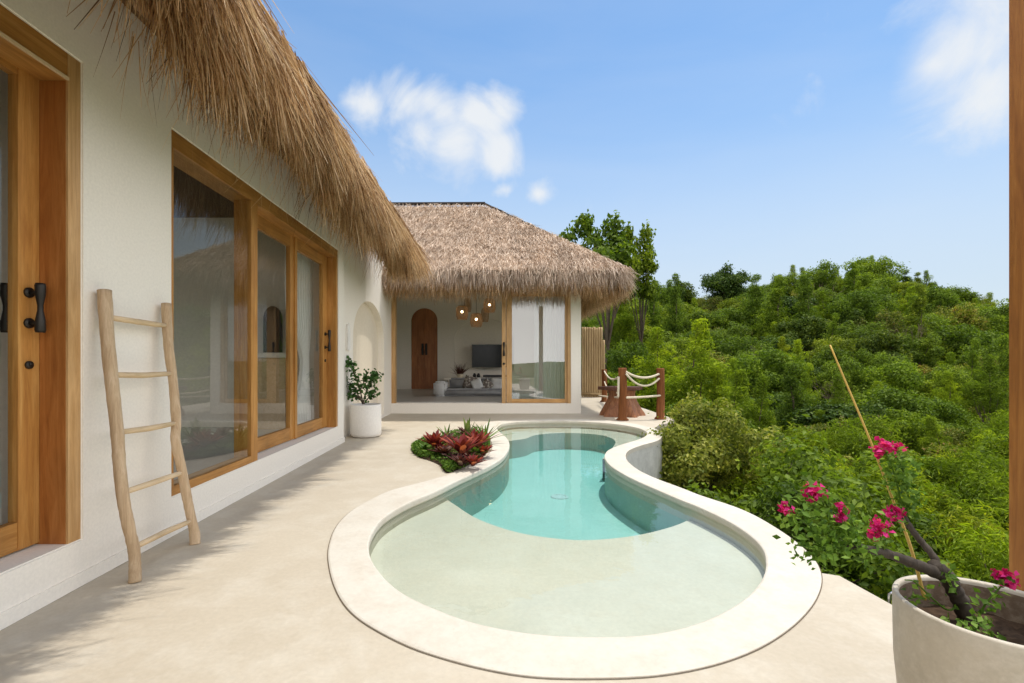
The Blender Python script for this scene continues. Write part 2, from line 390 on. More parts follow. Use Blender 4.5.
# ------------------------------------------------------------------ the setting: ground, deck
def smooth(a, b, x):
    t = np.clip((x-a)/(b-a), 0, 1); return t*t*(3-2*t)
SKX = np.array([-400, 300, 500, 600, 650, 700, 760, 810, 860, 910, 960, 1008, 1100, 1500, 2500])
SKY = np.array([350, 345, 335, 326, 322, 324, 320, 309, 303, 313, 327, 344, 354, 358, 360.])
def ground_z(x, y):
    x = np.asarray(x, float); y = np.asarray(y, float)
    d = np.maximum(y, 8.0); px = 491+490*x/d
    hz = 1.2 + (362-np.interp(px, SKX, SKY))/490*58
    rr = np.sqrt(np.maximum(y,0)**2 + .25*x*x)
    s = smooth(6, 62, rr)
    valley = -2.7 + 1.0*np.exp(-((x-3.0)/1.8)**2)*0
    z = valley + (hz - valley)*(.25*s + .75*smooth(14, 58, rr)) 
    z = z*(1-smooth(66, 150, rr)) + (-6)*smooth(66, 150, rr)
    z = z + .25*np.sin(x*.9+.3*y)*np.cos(y*.7) * smooth(8,20,rr)
    return z
xs = np.concatenate([np.linspace(-900,-60,12), np.linspace(-50,110,161), np.linspace(125,900,14)])
ys = np.concatenate([np.linspace(-900,-20,12), np.linspace(-12,110,123), np.linspace(125,1200,16)])
XX, YY = np.meshgrid(xs, ys); ZZ = ground_z(XX, YY)
V = np.stack([XX, YY, ZZ], -1).reshape(-1, 3); nx = len(xs); ny = len(ys)
ii, jj = np.meshgrid(np.arange(ny-1), np.arange(nx-1), indexing='ij'); a = (ii*nx+jj).ravel()
terrain = npmesh('hillside_ground', V, 4, np.stack([a, a+1, a+nx+1, a+nx], 1), M['ground'], None, True)
tag(terrain, kind='structure')

MID = offset(INN, .14)                                  # hidden under the coping
ang = lambda p, q: np.argmin(np.linalg.norm(MID - np.array([p, q]), axis=1))
pa = G(815, 572); pb = G(655, 431)
ia = ang(pa.x, pa.y); ib = ang(pb.x, pb.y)
# loop runs front -> left -> back -> right; walk from the right front point round the front and left to the far right
n = len(MID)
if ia > ib: path = [MID[k % n] for k in range(ia, n+ib+1)]
else: path = [MID[k % n] for k in range(ia, ib+1)]
outline = [(-2.30,-4.0), (2.0,-4.0), (1.985,.5), (2.0,2.2), (1.955,2.75)] + [tuple(p) for p in path] + \
    [(3.2,9.35), (3.62,9.75), (3.85,10.3), (3.95,12.5), (3.98,17.4), (-2.35,17.4)]
bm = bmesh.new()
plate(bm, [outline], lambda a, b: (a, b, 0.0), lambda a, b: (a, b, -.35))
deck = build('deck', bm, M['deck']); tag(deck, kind='structure')
bm = bmesh.new()                                        # rough retaining face below the deck edge
box(bm, -2.3, 1.93, -3.9, 2.4, -3.2, -.352); box(bm, .9, 3.2, 10.4, 17.3, -3.2, -.352)
und = build('deck_foundation', bm, M['retain']); tag(und, kind='structure')

# ------------------------------------------------------------------ swimming pool
pool = empty('swimming_pool', (0.6, 5.0, 0), 'figure eight plunge pool of pale plaster with turquoise deep end and wide rounded coping', 'swimming pool')
IN1 = offset(INN, .012); OU1 = offset(OUT, -.012)
bm = bmesh.new()
fill(bm, [OU1.tolist(), IN1.tolist()], lambda a, b: (a, b, z0c))
band(bm, IN1, z0c, offset(INN,.003), z0c-.004); band(bm, offset(INN,.003), z0c-.004, INN, z0c-.014); band(bm, INN, z0c-.014, INN, -.035)
band(bm, OU1, z0c, offset(OUT,-.003), z0c-.004); band(bm, offset(OUT,-.003), z0c-.004, OUT, z0c-.014); band(bm, OUT, z0c-.014, OUT, -.05)
bmesh.ops.remove_doubles(bm, verts=bm.verts, dist=.0008)
build('coping', bm, M['coping'], pool)
bm = bmesh.new(); band(bm, offset(OUT,.0025), .0035, offset(OUT,-.004), .0035)
jt = build('expansion_joint', bm, M['joint'], pool)
bm = bmesh.new(); band(bm, offset(OUT,-.010), -.05, offset(OUT,-.010), -3.2)
build('outer_wall', bm, M['retain'], pool, True)
ZS = -.135; ZD = -.44
IW = offset(INN, .006)
bm = bmesh.new(); band(bm, IW, -.034, IW, ZS-.02)
build('inner_wall', bm, M['pool'], pool, True)
bm = bmesh.new(); band(bm, IW, ZS-.0205, IW, ZD-.02)
build('deep_wall', bm, M['pool_deep'], pool, True)
def trace(px, z): 
    g = [G(x, y, z) for x, y in px]
    return resample(catmull([(p.x, p.y) for p in g], 8, False), .05, False, 2)
arcS = trace([(436,493),(454.5,504.5),(476.5,518.4),(515.5,532),(559.5,539),(593.7,540),(633,536),(662,529.6),(682.5,522.8),(706,511)], ZS)
arcT = trace([(498,442.5),(508.6,441.0),(525,438.8),(534.5,435.3),(551,433.4),(571.6,433.0),(594,434.2),(608.7,437),(615.5,441.5),(613,447),(608,453),(602.5,459)], ZS)
PO = offset(INN, .03)
def between(p, q, through):
    """the stretch of PO from near p to near q which passes near 'through'"""
    i = int(np.argmin(np.linalg.norm(PO-p, axis=1))); j = int(np.argmin(np.linalg.norm(PO-q, axis=1))); k = int(np.argmin(np.linalg.norm(PO-through, axis=1))); n = len(PO)
    f = [(i+s) % n for s in range((j-i) % n + 1)]
    if k in f: return PO[f]
    b = [(i-s) % n for s in range((i-j) % n + 1)]
    return PO[b]
front = between(arcS[-1], arcS[0], np.array([.6, 2.2]))
back = between(arcT[-1], arcT[0], np.array([1.2, 9.9]))
bm = bmesh.new(); fill(bm, [np.vstack([arcS, front[1:-1]]).tolist()], lambda a, b: (a, b, ZS))
vs = [[bm.verts.new((p[0], p[1], z)) for p in arcS] for z in (ZS, ZD-.01)]
for i in range(len(arcS)-1): bm.faces.new((vs[0][i], vs[0][i+1], vs[1][i+1], vs[1][i]))
bmesh.ops.remove_doubles(bm, verts=bm.verts, dist=.001)
build('sun_shelf', bm, M['pool'], pool)
bm = bmesh.new(); fill(bm, [np.vstack([arcT, back[1:-1]]).tolist()], lambda a, b: (a, b, ZS))
stp = build('step', bm, M['pool'], pool)
bm = bmesh.new(); vs = [[bm.verts.new((p[0], p[1], z)) for p in arcT] for z in (ZS, ZD-.01)]
for i in range(len(arcT)-1): bm.faces.new((vs[0][i], vs[0][i+1], vs[1][i+1], vs[1][i]))
build('riser', bm, M['pool_deep'], stp, True)
bm = bmesh.new(); fill(bm, [offset(INN,.012).tolist()], lambda a, b: (a, b, ZD))
build('pool_floor', bm, M['pool_deep'], pool)
bm = bmesh.new(); lathe(bm, [(0,.006),(.07,.006),(.075,.012),(.10,.012),(.11,.004),(.11,0)], tuple(G(559.5,497,ZD)), 24)
build('floor_drain', bm, M['retain'], pool)
bm = bmesh.new(); plate(bm, [offset(INN,.02).tolist()], lambda a, b: (a, b, -.045), lambda a, b: (a, b, ZD-.08))
w = build('pool_water', bm, M['water']); tag(w, kind='structure')

# ------------------------------------------------------------------ straw generator
def strands(name, base, dirs, length, width, mat, parent, droop=.5, seg=3, wig=.15):
    """base Nx3, dirs Nx3 unit, length N, width N: tapering, bending strips"""
    N = len(base); side = np.cross(dirs, RNG.normal(size=(N,3))); side /= np.linalg.norm(side,axis=1)[:,None]+1e-9
    t = np.linspace(0, 1, seg+1); Vv = np.zeros((N, (seg+1)*2, 3)); bend = RNG.normal(size=(N,3))*wig
    bend[:,2] = -np.abs(bend[:,2]) - droop
    for k, tt in enumerate(t):
        c = base + dirs*(length*tt)[:,None] + bend*(length*tt*tt)[:,None]
        wv = side*(width*(1-.85*tt))[:,None]*.5
        Vv[:,2*k] = c-wv; Vv[:,2*k+1] = c+wv
    off = np.arange(N)[:,None]*(seg+1)*2
    q = np.concatenate([np.array([[2*k,2*k+1,2*k+3,2*k+2]]) for k in range(seg)])
    idx = (off[:,:,None] + q[None]).reshape(-1,4)
    return npmesh(name, Vv.reshape(-1,3), 4, idx, mat, parent)

# ------------------------------------------------------------------ villa on the left
villa = empty('villa', (-2.2, 2.0, 0), 'long white plastered villa with large teak glass doors under a shaggy thatched eave', 'house')
WX = -2.2
def YX(x, y, X): return (X, x, y)
bm = bmesh.new()
holes = [[(.35,.25),(2.636,.25),(2.636,2.81),(.35,2.81)], [(3.38,.27),(7.05,.27),(7.05,2.81),(3.38,2.81)]]
plate(bm, [[(-4,-.3),(7.33,-.3),(7.33,3.75),(-4,3.75)]]+holes, lambda a,b: (WX,a,b), lambda a,b: (WX-.26,a,b))
build('wall', bm, M['wall'], villa, bevel=.008)
bm = bmesh.new(); box(bm, WX+.0, WX+.012, -4, 7.34, 0.002, .075); build('skirting', bm, M['wall'], villa, bevel=.005)
W2 = -2.33
bm = bmesh.new()
def arch(c, half, zb, zs, rise, n=20):
    pts = [(c-half, zb), (c+half, zb)]
    for k in range(n+1):
        a = math.pi*k/n; pts.append((c+half*math.cos(a), zs+rise*math.sin(a)))
    return pts
ar = arch(9.47, 1.2, .06, 1.62, .74)
fill(bm, [[(7.2,-.3),(11.43,-.3),(11.43,3.6),(7.2,3.6)], ar], lambda a,b: (W2,a,b))
v1 = [bm.verts.new((W2,a,b)) for a,b in ar]; v2 = [bm.verts.new((W2-.13,a,b)) for a,b in ar]
for i in range(len(ar)): bm.faces.new((v1[i], v1[(i+1)%len(ar)], v2[(i+1)%len(ar)], v2[i]))
bmesh.ops.remove_doubles(bm, verts=bm.verts, dist=.0005)
box(bm, W2-.25, W2-.14, 7.34, 11.42, -.3, 3.6)
build('wall', bm, M['wall'], villa)
bm = bmesh.new(); fill(bm, [ar], lambda a,b: (W2-.128,a,b)); build('arched_niche', bm, M['niche'], villa)
# small arched wall light on the linking wall
bm = bmesh.new(); cy, cz = 7.93, 1.42
sc_ = [(cy-.075,cz-.02),(cy+.075,cz-.02)]+[(cy+.075*math.cos(math.pi*k/10), cz+.30+.10*math.sin(math.pi*k/10)) for k in range(11)]
plate(bm, [sc_], lambda a,b:(W2+.035,a,b), lambda a,b:(W2+.002,a,b))
wl = build('wall_sconce', bm, M['pot'], None, bevel=.01); tag(wl, 'small pale arched wall light on white wall beside the arched niche', 'wall light')
# rest of the villa's shell
bm = bmesh.new()
plate(bm, [[(-4,-.3),(7.33,-.3),(7.33,3.75),(-4,3.75)],[(3.1,.3),(6.9,.3),(6.9,2.9),(3.1,2.9)]], lambda a,b:(-7.0,a,b), lambda a,b:(-7.2,a,b)); box(bm, -7.0, WX-.262, -4.2, -4.0, -.3, 3.75); box(bm, -7.0, WX-.262, 7.13, 7.33, -.3, 3.75); box(bm, -7.0, WX-.262, 2.75, 2.9, .25, 3.3)  # back wall opening is added, out of view, to let sky light in
build('interior_wall', bm, M['wall_in'], villa)
boxo('interior_floor', (-7.0, WX-.262, -4, 7.13, -.3, .25), M['floor_in'], villa, 0)
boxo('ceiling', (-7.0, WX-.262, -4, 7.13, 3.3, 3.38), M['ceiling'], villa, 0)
# door 1
d1 = empty('door_frame', (-2.3, 2.0, .25), parent=villa); d1.location = (-.1, 0, .25)
def wpos(o):
    w = Vector(o.location); p = o.parent
    while p: w += p.location; p = p.parent
    return w
FR = WX-.006
def frame_part(name, b, mat, par, bev=.004): return boxo(name, b, mat, par, bev)
bpy.data.objects.remove(d1)
jam = frame_part('door_frame', (FR-.20, FR-.012, 2.553, 2.634, .251, 2.808), M['teak_r'], villa)
frame_part('frame_face', (FR-.0115, FR, 2.555, 2.634, .251, 2.808), M['teak_x2'], jam, .003)
lin = frame_part('door_lintel', (FR-.20, FR, .352, 2.552, 2.665, 2.808), M['teak_h'], villa)
frame_part('lintel_lip', (FR-.002, FR+.010, .352, 2.552, 2.665, 2.682), M['rung'], lin, .002)
frame_part('door_frame', (FR-.20, FR, .352, .43, .251, 2.664), M['teak'], villa)
XD = -2.352
def leaf(name, y0, y1, z0, z1, sl, sr, rail, par, glassmat=None, deep=.05):
    bm = bmesh.new()
    box(bm, XD-deep, XD, y0, y0+sl, z0, z1); box(bm, XD-deep, XD, y1-sr, y1, z0, z1)
    l = build(name, bm, M['teak'], par, bevel=.004)
    for za, zb in ((z0, z0+rail), (z1-rail, z1)):
        boxo('rail', (XD-deep+.003, XD-.003, y0+sl, y1-sr, za, zb), M['teak_h'], l, .003)
    bm = bmesh.new(); fill(bm, [[(y0+sl,z0+rail),(y1-sr,z0+rail),(y1-sr,z1-rail),(y0+sl,z1-rail)]], lambda a,b: (XD-.028,a,b))
    build('pane', bm, glassmat or M['glass'], l)
    return l
lf = leaf('door_leaf', 1.50, 2.551, .262, 2.77, .11, .115, .14, villa)
leaf('door_leaf', .44, 1.494, .262, 2.77, .11, .11, .14, villa)
def pull(y, z, x, par, s=1.0, L=.25):
    bm = bmesh.new(); r = .5*L
    prof = [(0,-r),(.020*s,-r),(.023*s,-r*.9),(.021*s,-r*.5),(.0125*s,-r*.1),(.0125*s,r*.1),(.021*s,r*.5),(.023*s,r*.9),(.020*s,r),(0,r)]
    lathe(bm, prof, (x+.062, y, z), 16)
    for zz in (-r*.62, r*.62):
        tube(bm, [(x, y, z+zz), (x+.012, y, z+zz)], .026*s, 16)
        tube(bm, [(x+.012, y, z+zz), (x+.06, y, z+zz)], [.012*s,.010*s], 10)
    return build('handle', bm, M['metal'], par, True)
pull(2.49, 1.475, XD, lf)
h = pull(2.49, 1.475, XD-.05-.124, lf)
bm = bmesh.new(); tube(bm, [(XD,2.49,1.185),(XD+.012,2.49,1.185)], .020, 16); tube(bm, [(XD+.012,2.49,1.19),(XD+.018,2.49,1.19)], .010, 10)
build('keyhole', bm, M['metal'], lf, True)
# main window: fixed pane + two sliding leaves
frame_part('window_sill_rail', (FR-.12, FR, 3.382, 4.508, .272, .335), M['teak_h'], villa)
frame_part('window_head', (FR-.20, FR, 3.382, 7.048, 2.690, 2.808), M['teak_h'], villa)
frame_part('window_jamb', (FR-.12, FR, 3.382, 3.405, .336, 2.689), M['teak'], villa)
frame_part('window_post', (FR-.16, FR, 4.51, 4.63, .272, 2.689), M['teak'], villa)
frame_part('window_jamb', (FR-.20, FR, 6.975, 7.046, .272, 2.689), M['teak'], villa)
bm = bmesh.new(); fill(bm, [[(3.405,.335),(4.51,.335),(4.51,2.69),(3.405,2.69)]], lambda a,b: (FR-.018,a,b))
build('fixed_pane', bm, M['glass'], villa)
leaf('sliding_leaf', 4.75, 5.84, .285, 2.70, .12, .10, .145, villa)
XD = -2.335
l2 = leaf('sliding_leaf', 5.842, 6.973, .285, 2.70, .065, .17, .145, villa)
pull(6.89, 1.50, XD, l2, .9, .3)
bm = bmesh.new(); tube(bm, [(XD,6.89,1.22),(XD+.012,6.89,1.22)], .020, 12); build('keyhole', bm, M['metal'], l2, True)
XD = -2.352
# thatch of the villa
def roof_core(sec, y0, y1, name, mat, par, steps=20):
    bm = bmesh.new(); rows = []
    for k in range(steps+1):
        y = y0+(y1-y0)*k/steps
        rows.append([bm.verts.new((x, y, z)) for x, z in sec])
    for a, b in zip(rows, rows[1:]):
        for i in range(len(sec)): bm.faces.new((a[i], a[(i+1)%len(sec)], b[(i+1)%len(sec)], b[i]))
    bm.faces.new(rows[0]); bm.faces.new(rows[-1][::-1])
    return build(name, bm, mat, par)
Y1E = 9.6
sec = [(-1.45,3.10),(-1.55,3.06),(-1.85,3.14),(-2.3,3.40),(-2.46,3.55),(-5.2,5.4),(-7.95,3.4),(-8.1,3.3),(-8.0,3.6),(-5.2,5.78),(-3.0,4.27),(-1.7,3.38),(-1.47,3.18)]
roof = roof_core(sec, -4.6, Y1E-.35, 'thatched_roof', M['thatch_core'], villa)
# slope strands
N = 26000
y = RNG.uniform(-3.0, Y1E, N); s = RNG.uniform(0, 1, N)**1.3
x = -1.42 - s*3.4; end = np.clip((y-(Y1E-.9))/.9, 0, 1)
x = x - .35*end**2*1.0
z = 3.20 + (-1.42-x)*.67*1.0 + RNG.uniform(-.05, .05, N)
d = np.stack([.80+RNG.normal(0,.10,N), RNG.normal(0,.16,N)+end*.3, -.50+RNG.normal(0,.10,N)], 1); d /= np.linalg.norm(d,axis=1)[:,None]
strands('thatch_strands', np.stack([x,y,z],1), d, RNG.uniform(.16,.32,N), RNG.uniform(.006,.015,N), M['thatch'], roof, .30, 2, .12)
# eave fringe: many layers hanging from the thickness of the thatch
def fringe_noise(y): return .5+.25*np.sin(y*2.3+1)+.15*np.sin(y*5.1+.5)+.12*np.sin(y*11.7+2)
N = 36000
y = RNG.uniform(-1.5, Y1E, N); u = RNG.uniform(0, 1, N)**.8            # u: 0 outer, 1 inner
clump = RNG.integers(0, 900, N); cy_ = RNG.uniform(-1.5, Y1E, 900); cu = RNG.uniform(0,1,900)
mixm = RNG.random(N) < .75
cdx = RNG.normal(0,.10,900); cdy = RNG.normal(0,.16,900); cln = RNG.uniform(.65,1.5,900)
y = np.where(mixm, cy_[clump]+RNG.normal(0,.028,N), y); u = np.where(mixm, np.clip(cu[clump]+RNG.normal(0,.04,N),0,1), u)
u = u*(.25+.75*np.clip((y-1.4)/1.6,0,1))
end = np.clip((y-(Y1E-.8))/.8, 0, 1)
x = -1.36 - u*.44 - .25*end**2; z = 3.30 - .04*u + RNG.uniform(-.04,.06,N) + .02
ln = (.30 - .10*u + .14*fringe_noise(y) + .10*RNG.random(N)*RNG.random(N)) * (1-.2*np.clip((2.2-y)/3,0,1))
ln = ln*np.where(mixm, cln[clump], 1)
d = np.stack([.36*(1-u)**1+.05-.10*u+RNG.normal(0,.07,N)+cdx[clump], RNG.normal(0,.07,N)+cdy[clump]+.15*end, -np.ones(N)*.8], 1); d /= np.linalg.norm(d,axis=1)[:,None]
strands('eave_fringe', np.stack([x,y,z],1), d, ln, RNG.uniform(.007,.018,N), M['thatch'], roof, .22, 3, .14)
# stray wisps
N = 420
y = RNG.uniform(2.5, 8.8, N); x = -1.70-RNG.uniform(0,.30,N); z = 3.02+RNG.uniform(-.15,.05,N)
d = np.stack([RNG.normal(-.1,.2,N), RNG.normal(0,.25,N), -np.ones(N)], 1); d /= np.linalg.norm(d,axis=1)[:,None]
strands('stray_wisps', np.stack([x,y,z],1), d, RNG.uniform(.15,.34,N), RNG.uniform(.004,.007,N), M['thatch'], roof, .2, 3, .25)
bm = bmesh.new(); tube(bm, [(-1.76,-4.5,2.97),(-1.76,1,2.99),(-1.76,5,3.03),(-1.78,8.9,3.05)], .04, 10); build('eave_pole', bm, M['purlin'], roof, True)

# ------------------------------------------------------------------ guest house straight ahead
gh = empty('guest_house', (-.2, 14, 0), 'small white house at the deck end with hipped thatched roof and open sliding door', 'house')
GY = 11.42
bm = bmesh.new()
gl, gr, gb, gt = -2.325, 1.865, .235, 3.02
plate(bm, [[(-2.60,-.3),(2.1,-.3),(2.1,3.35),(-2.60,3.35)], [(gl,gb),(gr,gb),(gr,gt),(gl,gt)]], lambda a,b:(a,GY,b), lambda a,b:(a,GY+.22,b))
build('wall', bm, M['wall'], gh, bevel=.01)
bm = bmesh.new(); plate(bm, [[(GY+.222,-.3),(17.6,-.3),(17.6,3.35),(GY+.222,3.35)], [(12.5,.3),(16.6,.3),(16.6,2.9),(12.5,2.9)]], lambda a,b:(2.1,a,b), lambda a,b:(1.9,a,b)); build('wall', bm, M['wall'], gh)  # side opening added out of sight to brighten the living room
bm = bmesh.new(); box(bm, -4.4, -4.2, GY+.222, 17.6, -.3, 3.7); box(bm, -4.2,-2.6, GY+.1, GY+.22, -.3, 3.6)
build('wall', bm, M['wall_in'], gh)
BY = 17.2
# back wall with arched niche and arched door opening
bm = bmesh.new()
dc = (424.3-491)*BY/F; dh = 13.2*BY/F
dz0, dzs = .25, 1.2+(362-321)*BY/F
darch = arch(dc, dh, dz0, dzs, 13*BY/F)
nc = (475-491)*BY/F+.32; nh_ = 1.05
narch = arch(nc, nh_, .9, 1.95, .78)
fill(bm, [[(-4.2,.25),(1.9,.25),(1.9,3.7),(-4.2,3.7)], darch, narch], lambda a,b:(a,BY,b))
for A, dp in ((darch,.10),(narch,.14)):
    v1 = [bm.verts.new((a,BY,b)) for a,b in A]; v2 = [bm.verts.new((a,BY+dp,b)) for a,b in A]
    for i in range(len(A)): bm.faces.new((v1[i], v1[(i+1)%len(A)], v2[(i+1)%len(A)], v2[i]))
fill(bm, [narch], lambda a,b:(a,BY+.14,b))
bmesh.ops.remove_doubles(bm, verts=bm.verts, dist=.0005)
box(bm, -4.4, 2.1, BY+.25, BY+.4, -.3, 3.7)
build('wall', bm, M['wall_in'], gh)
bm = bmesh.new(); plate(bm, [arch(dc, dh-.004, dz0+.003, dzs, 13*BY/F-.004)], lambda a,b:(a,BY+.06,b), lambda a,b:(a,BY+.10,b))
ad = build('arched_door', bm, M['door_wood'], gh)
bm = bmesh.new(); box(bm, dc-.012, dc+.012, BY+.035, BY+.058, dz0+.02, dzs+.4)
for sx in (-1,1): box(bm, dc+sx*dh*.52-.008, dc+sx*dh*.52+.008, BY+.045, BY+.058, dz0+.02, dzs+.2)
box(bm, dc-dh+.05, dc+dh-.05, BY+.048, BY+.058, 1.52, 1.60)
build('panel_moulding', bm, M['door_wood'], ad)
bm = bmesh.new(); box(bm, dc-.10, dc-.03, BY+.0, BY+.034, 1.45, 1.85); box(bm, dc+.03, dc+.10, BY+.0, BY+.034, 1.45, 1.85); build('handle', bm, M['metal'], ad, bevel=.01)
boxo('interior_floor', (-4.2, 1.9, GY+.222, BY, -.3, .25), M['floor_in'], gh, 0)
boxo('ceiling', (-4.2, 1.9, GY+.222, BY+.2, 3.7, 3.76), M['wall_in'], gh, 0)
# teak frames and leaves of the guest house
frame_part('door_frame', (gl+.002, gl+.09, GY+.012, GY+.18, gb+.001, gt-.002), M['teak_x2'], gh)
frame_part('door_frame', (gr-.08, gr-.002, GY+.012, GY+.18, gb+.001, gt-.002), M['teak_x2'], gh)
frame_part('door_lintel', (gl+.092, gr-.082, GY+.012, GY+.18, gt-.17, gt-.002), M['teak_x'], gh)
frame_part('door_frame', (.255, .345, GY+.012, GY+.18, gb+.001, gt-.172), M['teak_x2'], gh)
bm = bmesh.new(); box(bm, .36, .49, GY+.05, GY+.10, gb+.01, gt-.175); box(bm, 1.73, 1.782, GY+.05, GY+.10, gb+.01, gt-.175)
gl_ = build('sliding_leaf', bm, M['teak_x2'], gh, bevel=.004)
for za, zb in ((gb+.01, gb+.10), (gt-.28, gt-.176)): boxo('rail', (.49, 1.73, GY+.053, GY+.097, za, zb), M['teak_x'], gl_, .003)
bm = bmesh.new(); fill(bm, [[(.49,gb+.10),(1.73,gb+.10),(1.73,gt-.28),(.49,gt-.28)]], lambda a,b:(a,GY+.075,b)); build('pane', bm, M['glass_far'], gl_)
bm = bmesh.new(); lathe(bm, [(0,-.16),(.024,-.16),(.025,-.1),(.014,0),(.025,.1),(.024,.16),(0,.16)], (.30,GY-.045,1.50), 12)
for zz in (-.09,.09): tube(bm, [(.30,GY+.012,1.5+zz),(.30,GY-.045,1.5+zz)], .012, 8)
build('handle', bm, M['metal'], gl_, True)
bm = bmesh.new(); tube(bm, [(.30,GY+.012,1.16),(.30,GY-.004,1.16)], .026, 12); build('keyhole', bm, M['metal'], gl_, True)

# hipped thatch of the guest house
ex0, ex1, ey0, ey1 = -6.5, 3.0, 10.55, 19.0
ez = 3.18; RZ = 5.72; RY = 14.1; rx1 = -.17; rx0 = -4.6
bm = bmesh.new()
def rv(x,y,z): return bm.verts.new((x,y,z))
e = [rv(ex0,ey0,ez), rv(ex1-.25,ey0,ez), rv(ex1,ey0+.25,ez), rv(ex1,ey1,ez), rv(ex0,ey1,ez)]
r = [rv(rx0,RY,RZ-.05), rv(rx1,RY,RZ-.05)]
l = [rv(ex0+.1,ey0+.25,ez-.22), rv(ex1-.4,ey0+.25,ez-.22), rv(ex1-.25,ey0+.45,ez-.22), rv(ex1-.25,ey1-.2,ez-.22), rv(ex0+.1,ey1-.2,ez-.22)]
bm.faces.new((e[0],e[1],r[1],r[0])); bm.faces.new((e[1],e[2],r[1])); bm.faces.new((e[2],e[3],r[1])); bm.faces.new((e[3],e[4],r[0],r[1])); bm.faces.new((e[4],e[0],r[0]))
for i in range(5): bm.faces.new((e[i],l[i],l[(i+1)%5],e[(i+1)%5]))
mm_ = [rv(-4.3,GY+.1,3.33), rv(1.95,GY+.1,3.33), rv(2.0,GY+.15,3.33), rv(2.0,17.5,3.33), rv(-4.3,17.5,3.33)]
for i in range(5): bm.faces.new((l[i],mm_[i],mm_[(i+1)%5],l[(i+1)%5]))
roof2 = build('thatched_roof', bm, M['thatch_core2'], gh)
def roof2_z(x, y):
    zf = ez + (y-ey0)*(RZ-ez)/(RY-ey0); zr = ez + (ex1-x)*(RZ-ez)/(ex1-rx1); zb = ez + (ey1-y)*(RZ-ez)/(ey1-RY)
    return np.minimum(np.minimum(zf, zr), np.minimum(zb, RZ)), np.argmin(np.stack([zf,zr,zb]),0)
N = 60000
y = ey0 + (RY+1.2-ey0)*RNG.random(N)**1.0; x = RNG.uniform(-4.2, ex1, N)
sel = RNG.random(N) < .25; x = np.where(sel, RNG.uniform(.5, ex1, N), x); y = np.where(sel, RNG.uniform(ey0, ey1, N), y)
z, side = roof2_z(x, y)
dF = np.array([0,-.80,-.57]); dR = np.array([.76,0,-.62]); dB = np.array([0,.8,-.5])
d = np.stack([dF,dR,dB])[side] + RNG.normal(0,.19,(N,3)) + np.array([0,0,.10]); d /= np.linalg.norm(d,axis=1)[:,None]
keep = (z < RZ-.0)
lay = .006*np.sin((z+.15*np.sin(x*1.3))*2*math.pi/.30)                 # courses
strands('thatch_strands', np.stack([x,y,z+lay+RNG.uniform(-.03,.07,N)],1)[keep], d[keep], RNG.uniform(.12,.34,N)[keep], RNG.uniform(.007,.020,N)[keep], M['thatch_top'], roof2, .06, 2, .10)
# eave roll + fringe
def eave_path(t):
    """t in metres along the front then round the corner and along the right side"""
    L1 = (ex1-.25)-(-3.2); x = np.where(t < L1, -3.2+t, 0); 
    out = np.zeros((len(t),2)); nrm = np.zeros((len(t),2))
    a = t < L1; out[a] = np.stack([-3.2+t[a], np.full(a.sum(), ey0)],1); nrm[a] = (0,-1)
    arcL = .25*math.pi/2+.2; b = (t >= L1) & (t < L1+arcL); th = (t[b]-L1)/arcL*math.pi/2
    out[b] = np.stack([ex1-.25+.25*np.sin(th), ey0+.25-.25*np.cos(th)],1); nrm[b] = np.stack([np.sin(th), -np.cos(th)],1)
    c = t >= L1+arcL; out[c] = np.stack([np.full(c.sum(), ex1), ey0+.25+t[c]-L1-arcL],1); nrm[c] = (1,0)
    return out, nrm
def eave_layer(N, u0, u1, lmin, lmax, wmin, wmax, mat, name, zt, out_k, droop, zr=.10):
    t = RNG.uniform(0, 12.5, N); nc = 500; cl = RNG.uniform(0,12.5,nc); k = RNG.integers(0,nc,N); m_ = RNG.random(N) < .5
    t = np.where(m_, np.clip(cl[k]+RNG.normal(0,.03,N),0,12.5), t)
    o, nr = eave_path(t); u = RNG.uniform(u0,u1,N); o = o - nr*u[:,None]
    z = zt + .0*u + RNG.uniform(-zr,zr,N)
    d = np.concatenate([nr*(out_k*(1-.9*u/max(u1,.01)))[:,None] + RNG.normal(0,.13,(N,2)), -np.ones((N,1))*.75], 1); d /= np.linalg.norm(d,axis=1)[:,None]
    return strands(name, np.concatenate([o, z[:,None]],1), d, RNG.uniform(lmin,lmax,N), RNG.uniform(wmin,wmax,N), mat, roof2, droop, 3, .15)
eave_layer(14000, 0, .12, .14, .30, .009, .018, M['thatch_top'], 'eave_thatch', ez-.02, .75, .35, .12)
eave_layer(26000, .05, .60, .20, .44, .008, .014, M['thatch'], 'eave_fringe', ez-.06, .35, .25, .08)
# dark ridge and hip caps
bm = bmesh.new(); tube(bm, [(rx0,RY,RZ+.02),(-2.5,RY,RZ+.03),(rx1,RY,RZ+.04)], .05, 8)
build('ridge_cap', bm, M['ridge'], roof2)
bm = bmesh.new(); hp = [Vector((rx1,RY,RZ+.04)).lerp(Vector((ex1-.1,ey0+.12,ez+.06)), k/14) + Vector((0,0,random.uniform(-.015,.015))) for k in range(9)]
tube(bm, hp, [.032-.003*k for k in range(9)], 6); build('hip_cap', bm, M['ridge'], roof2)

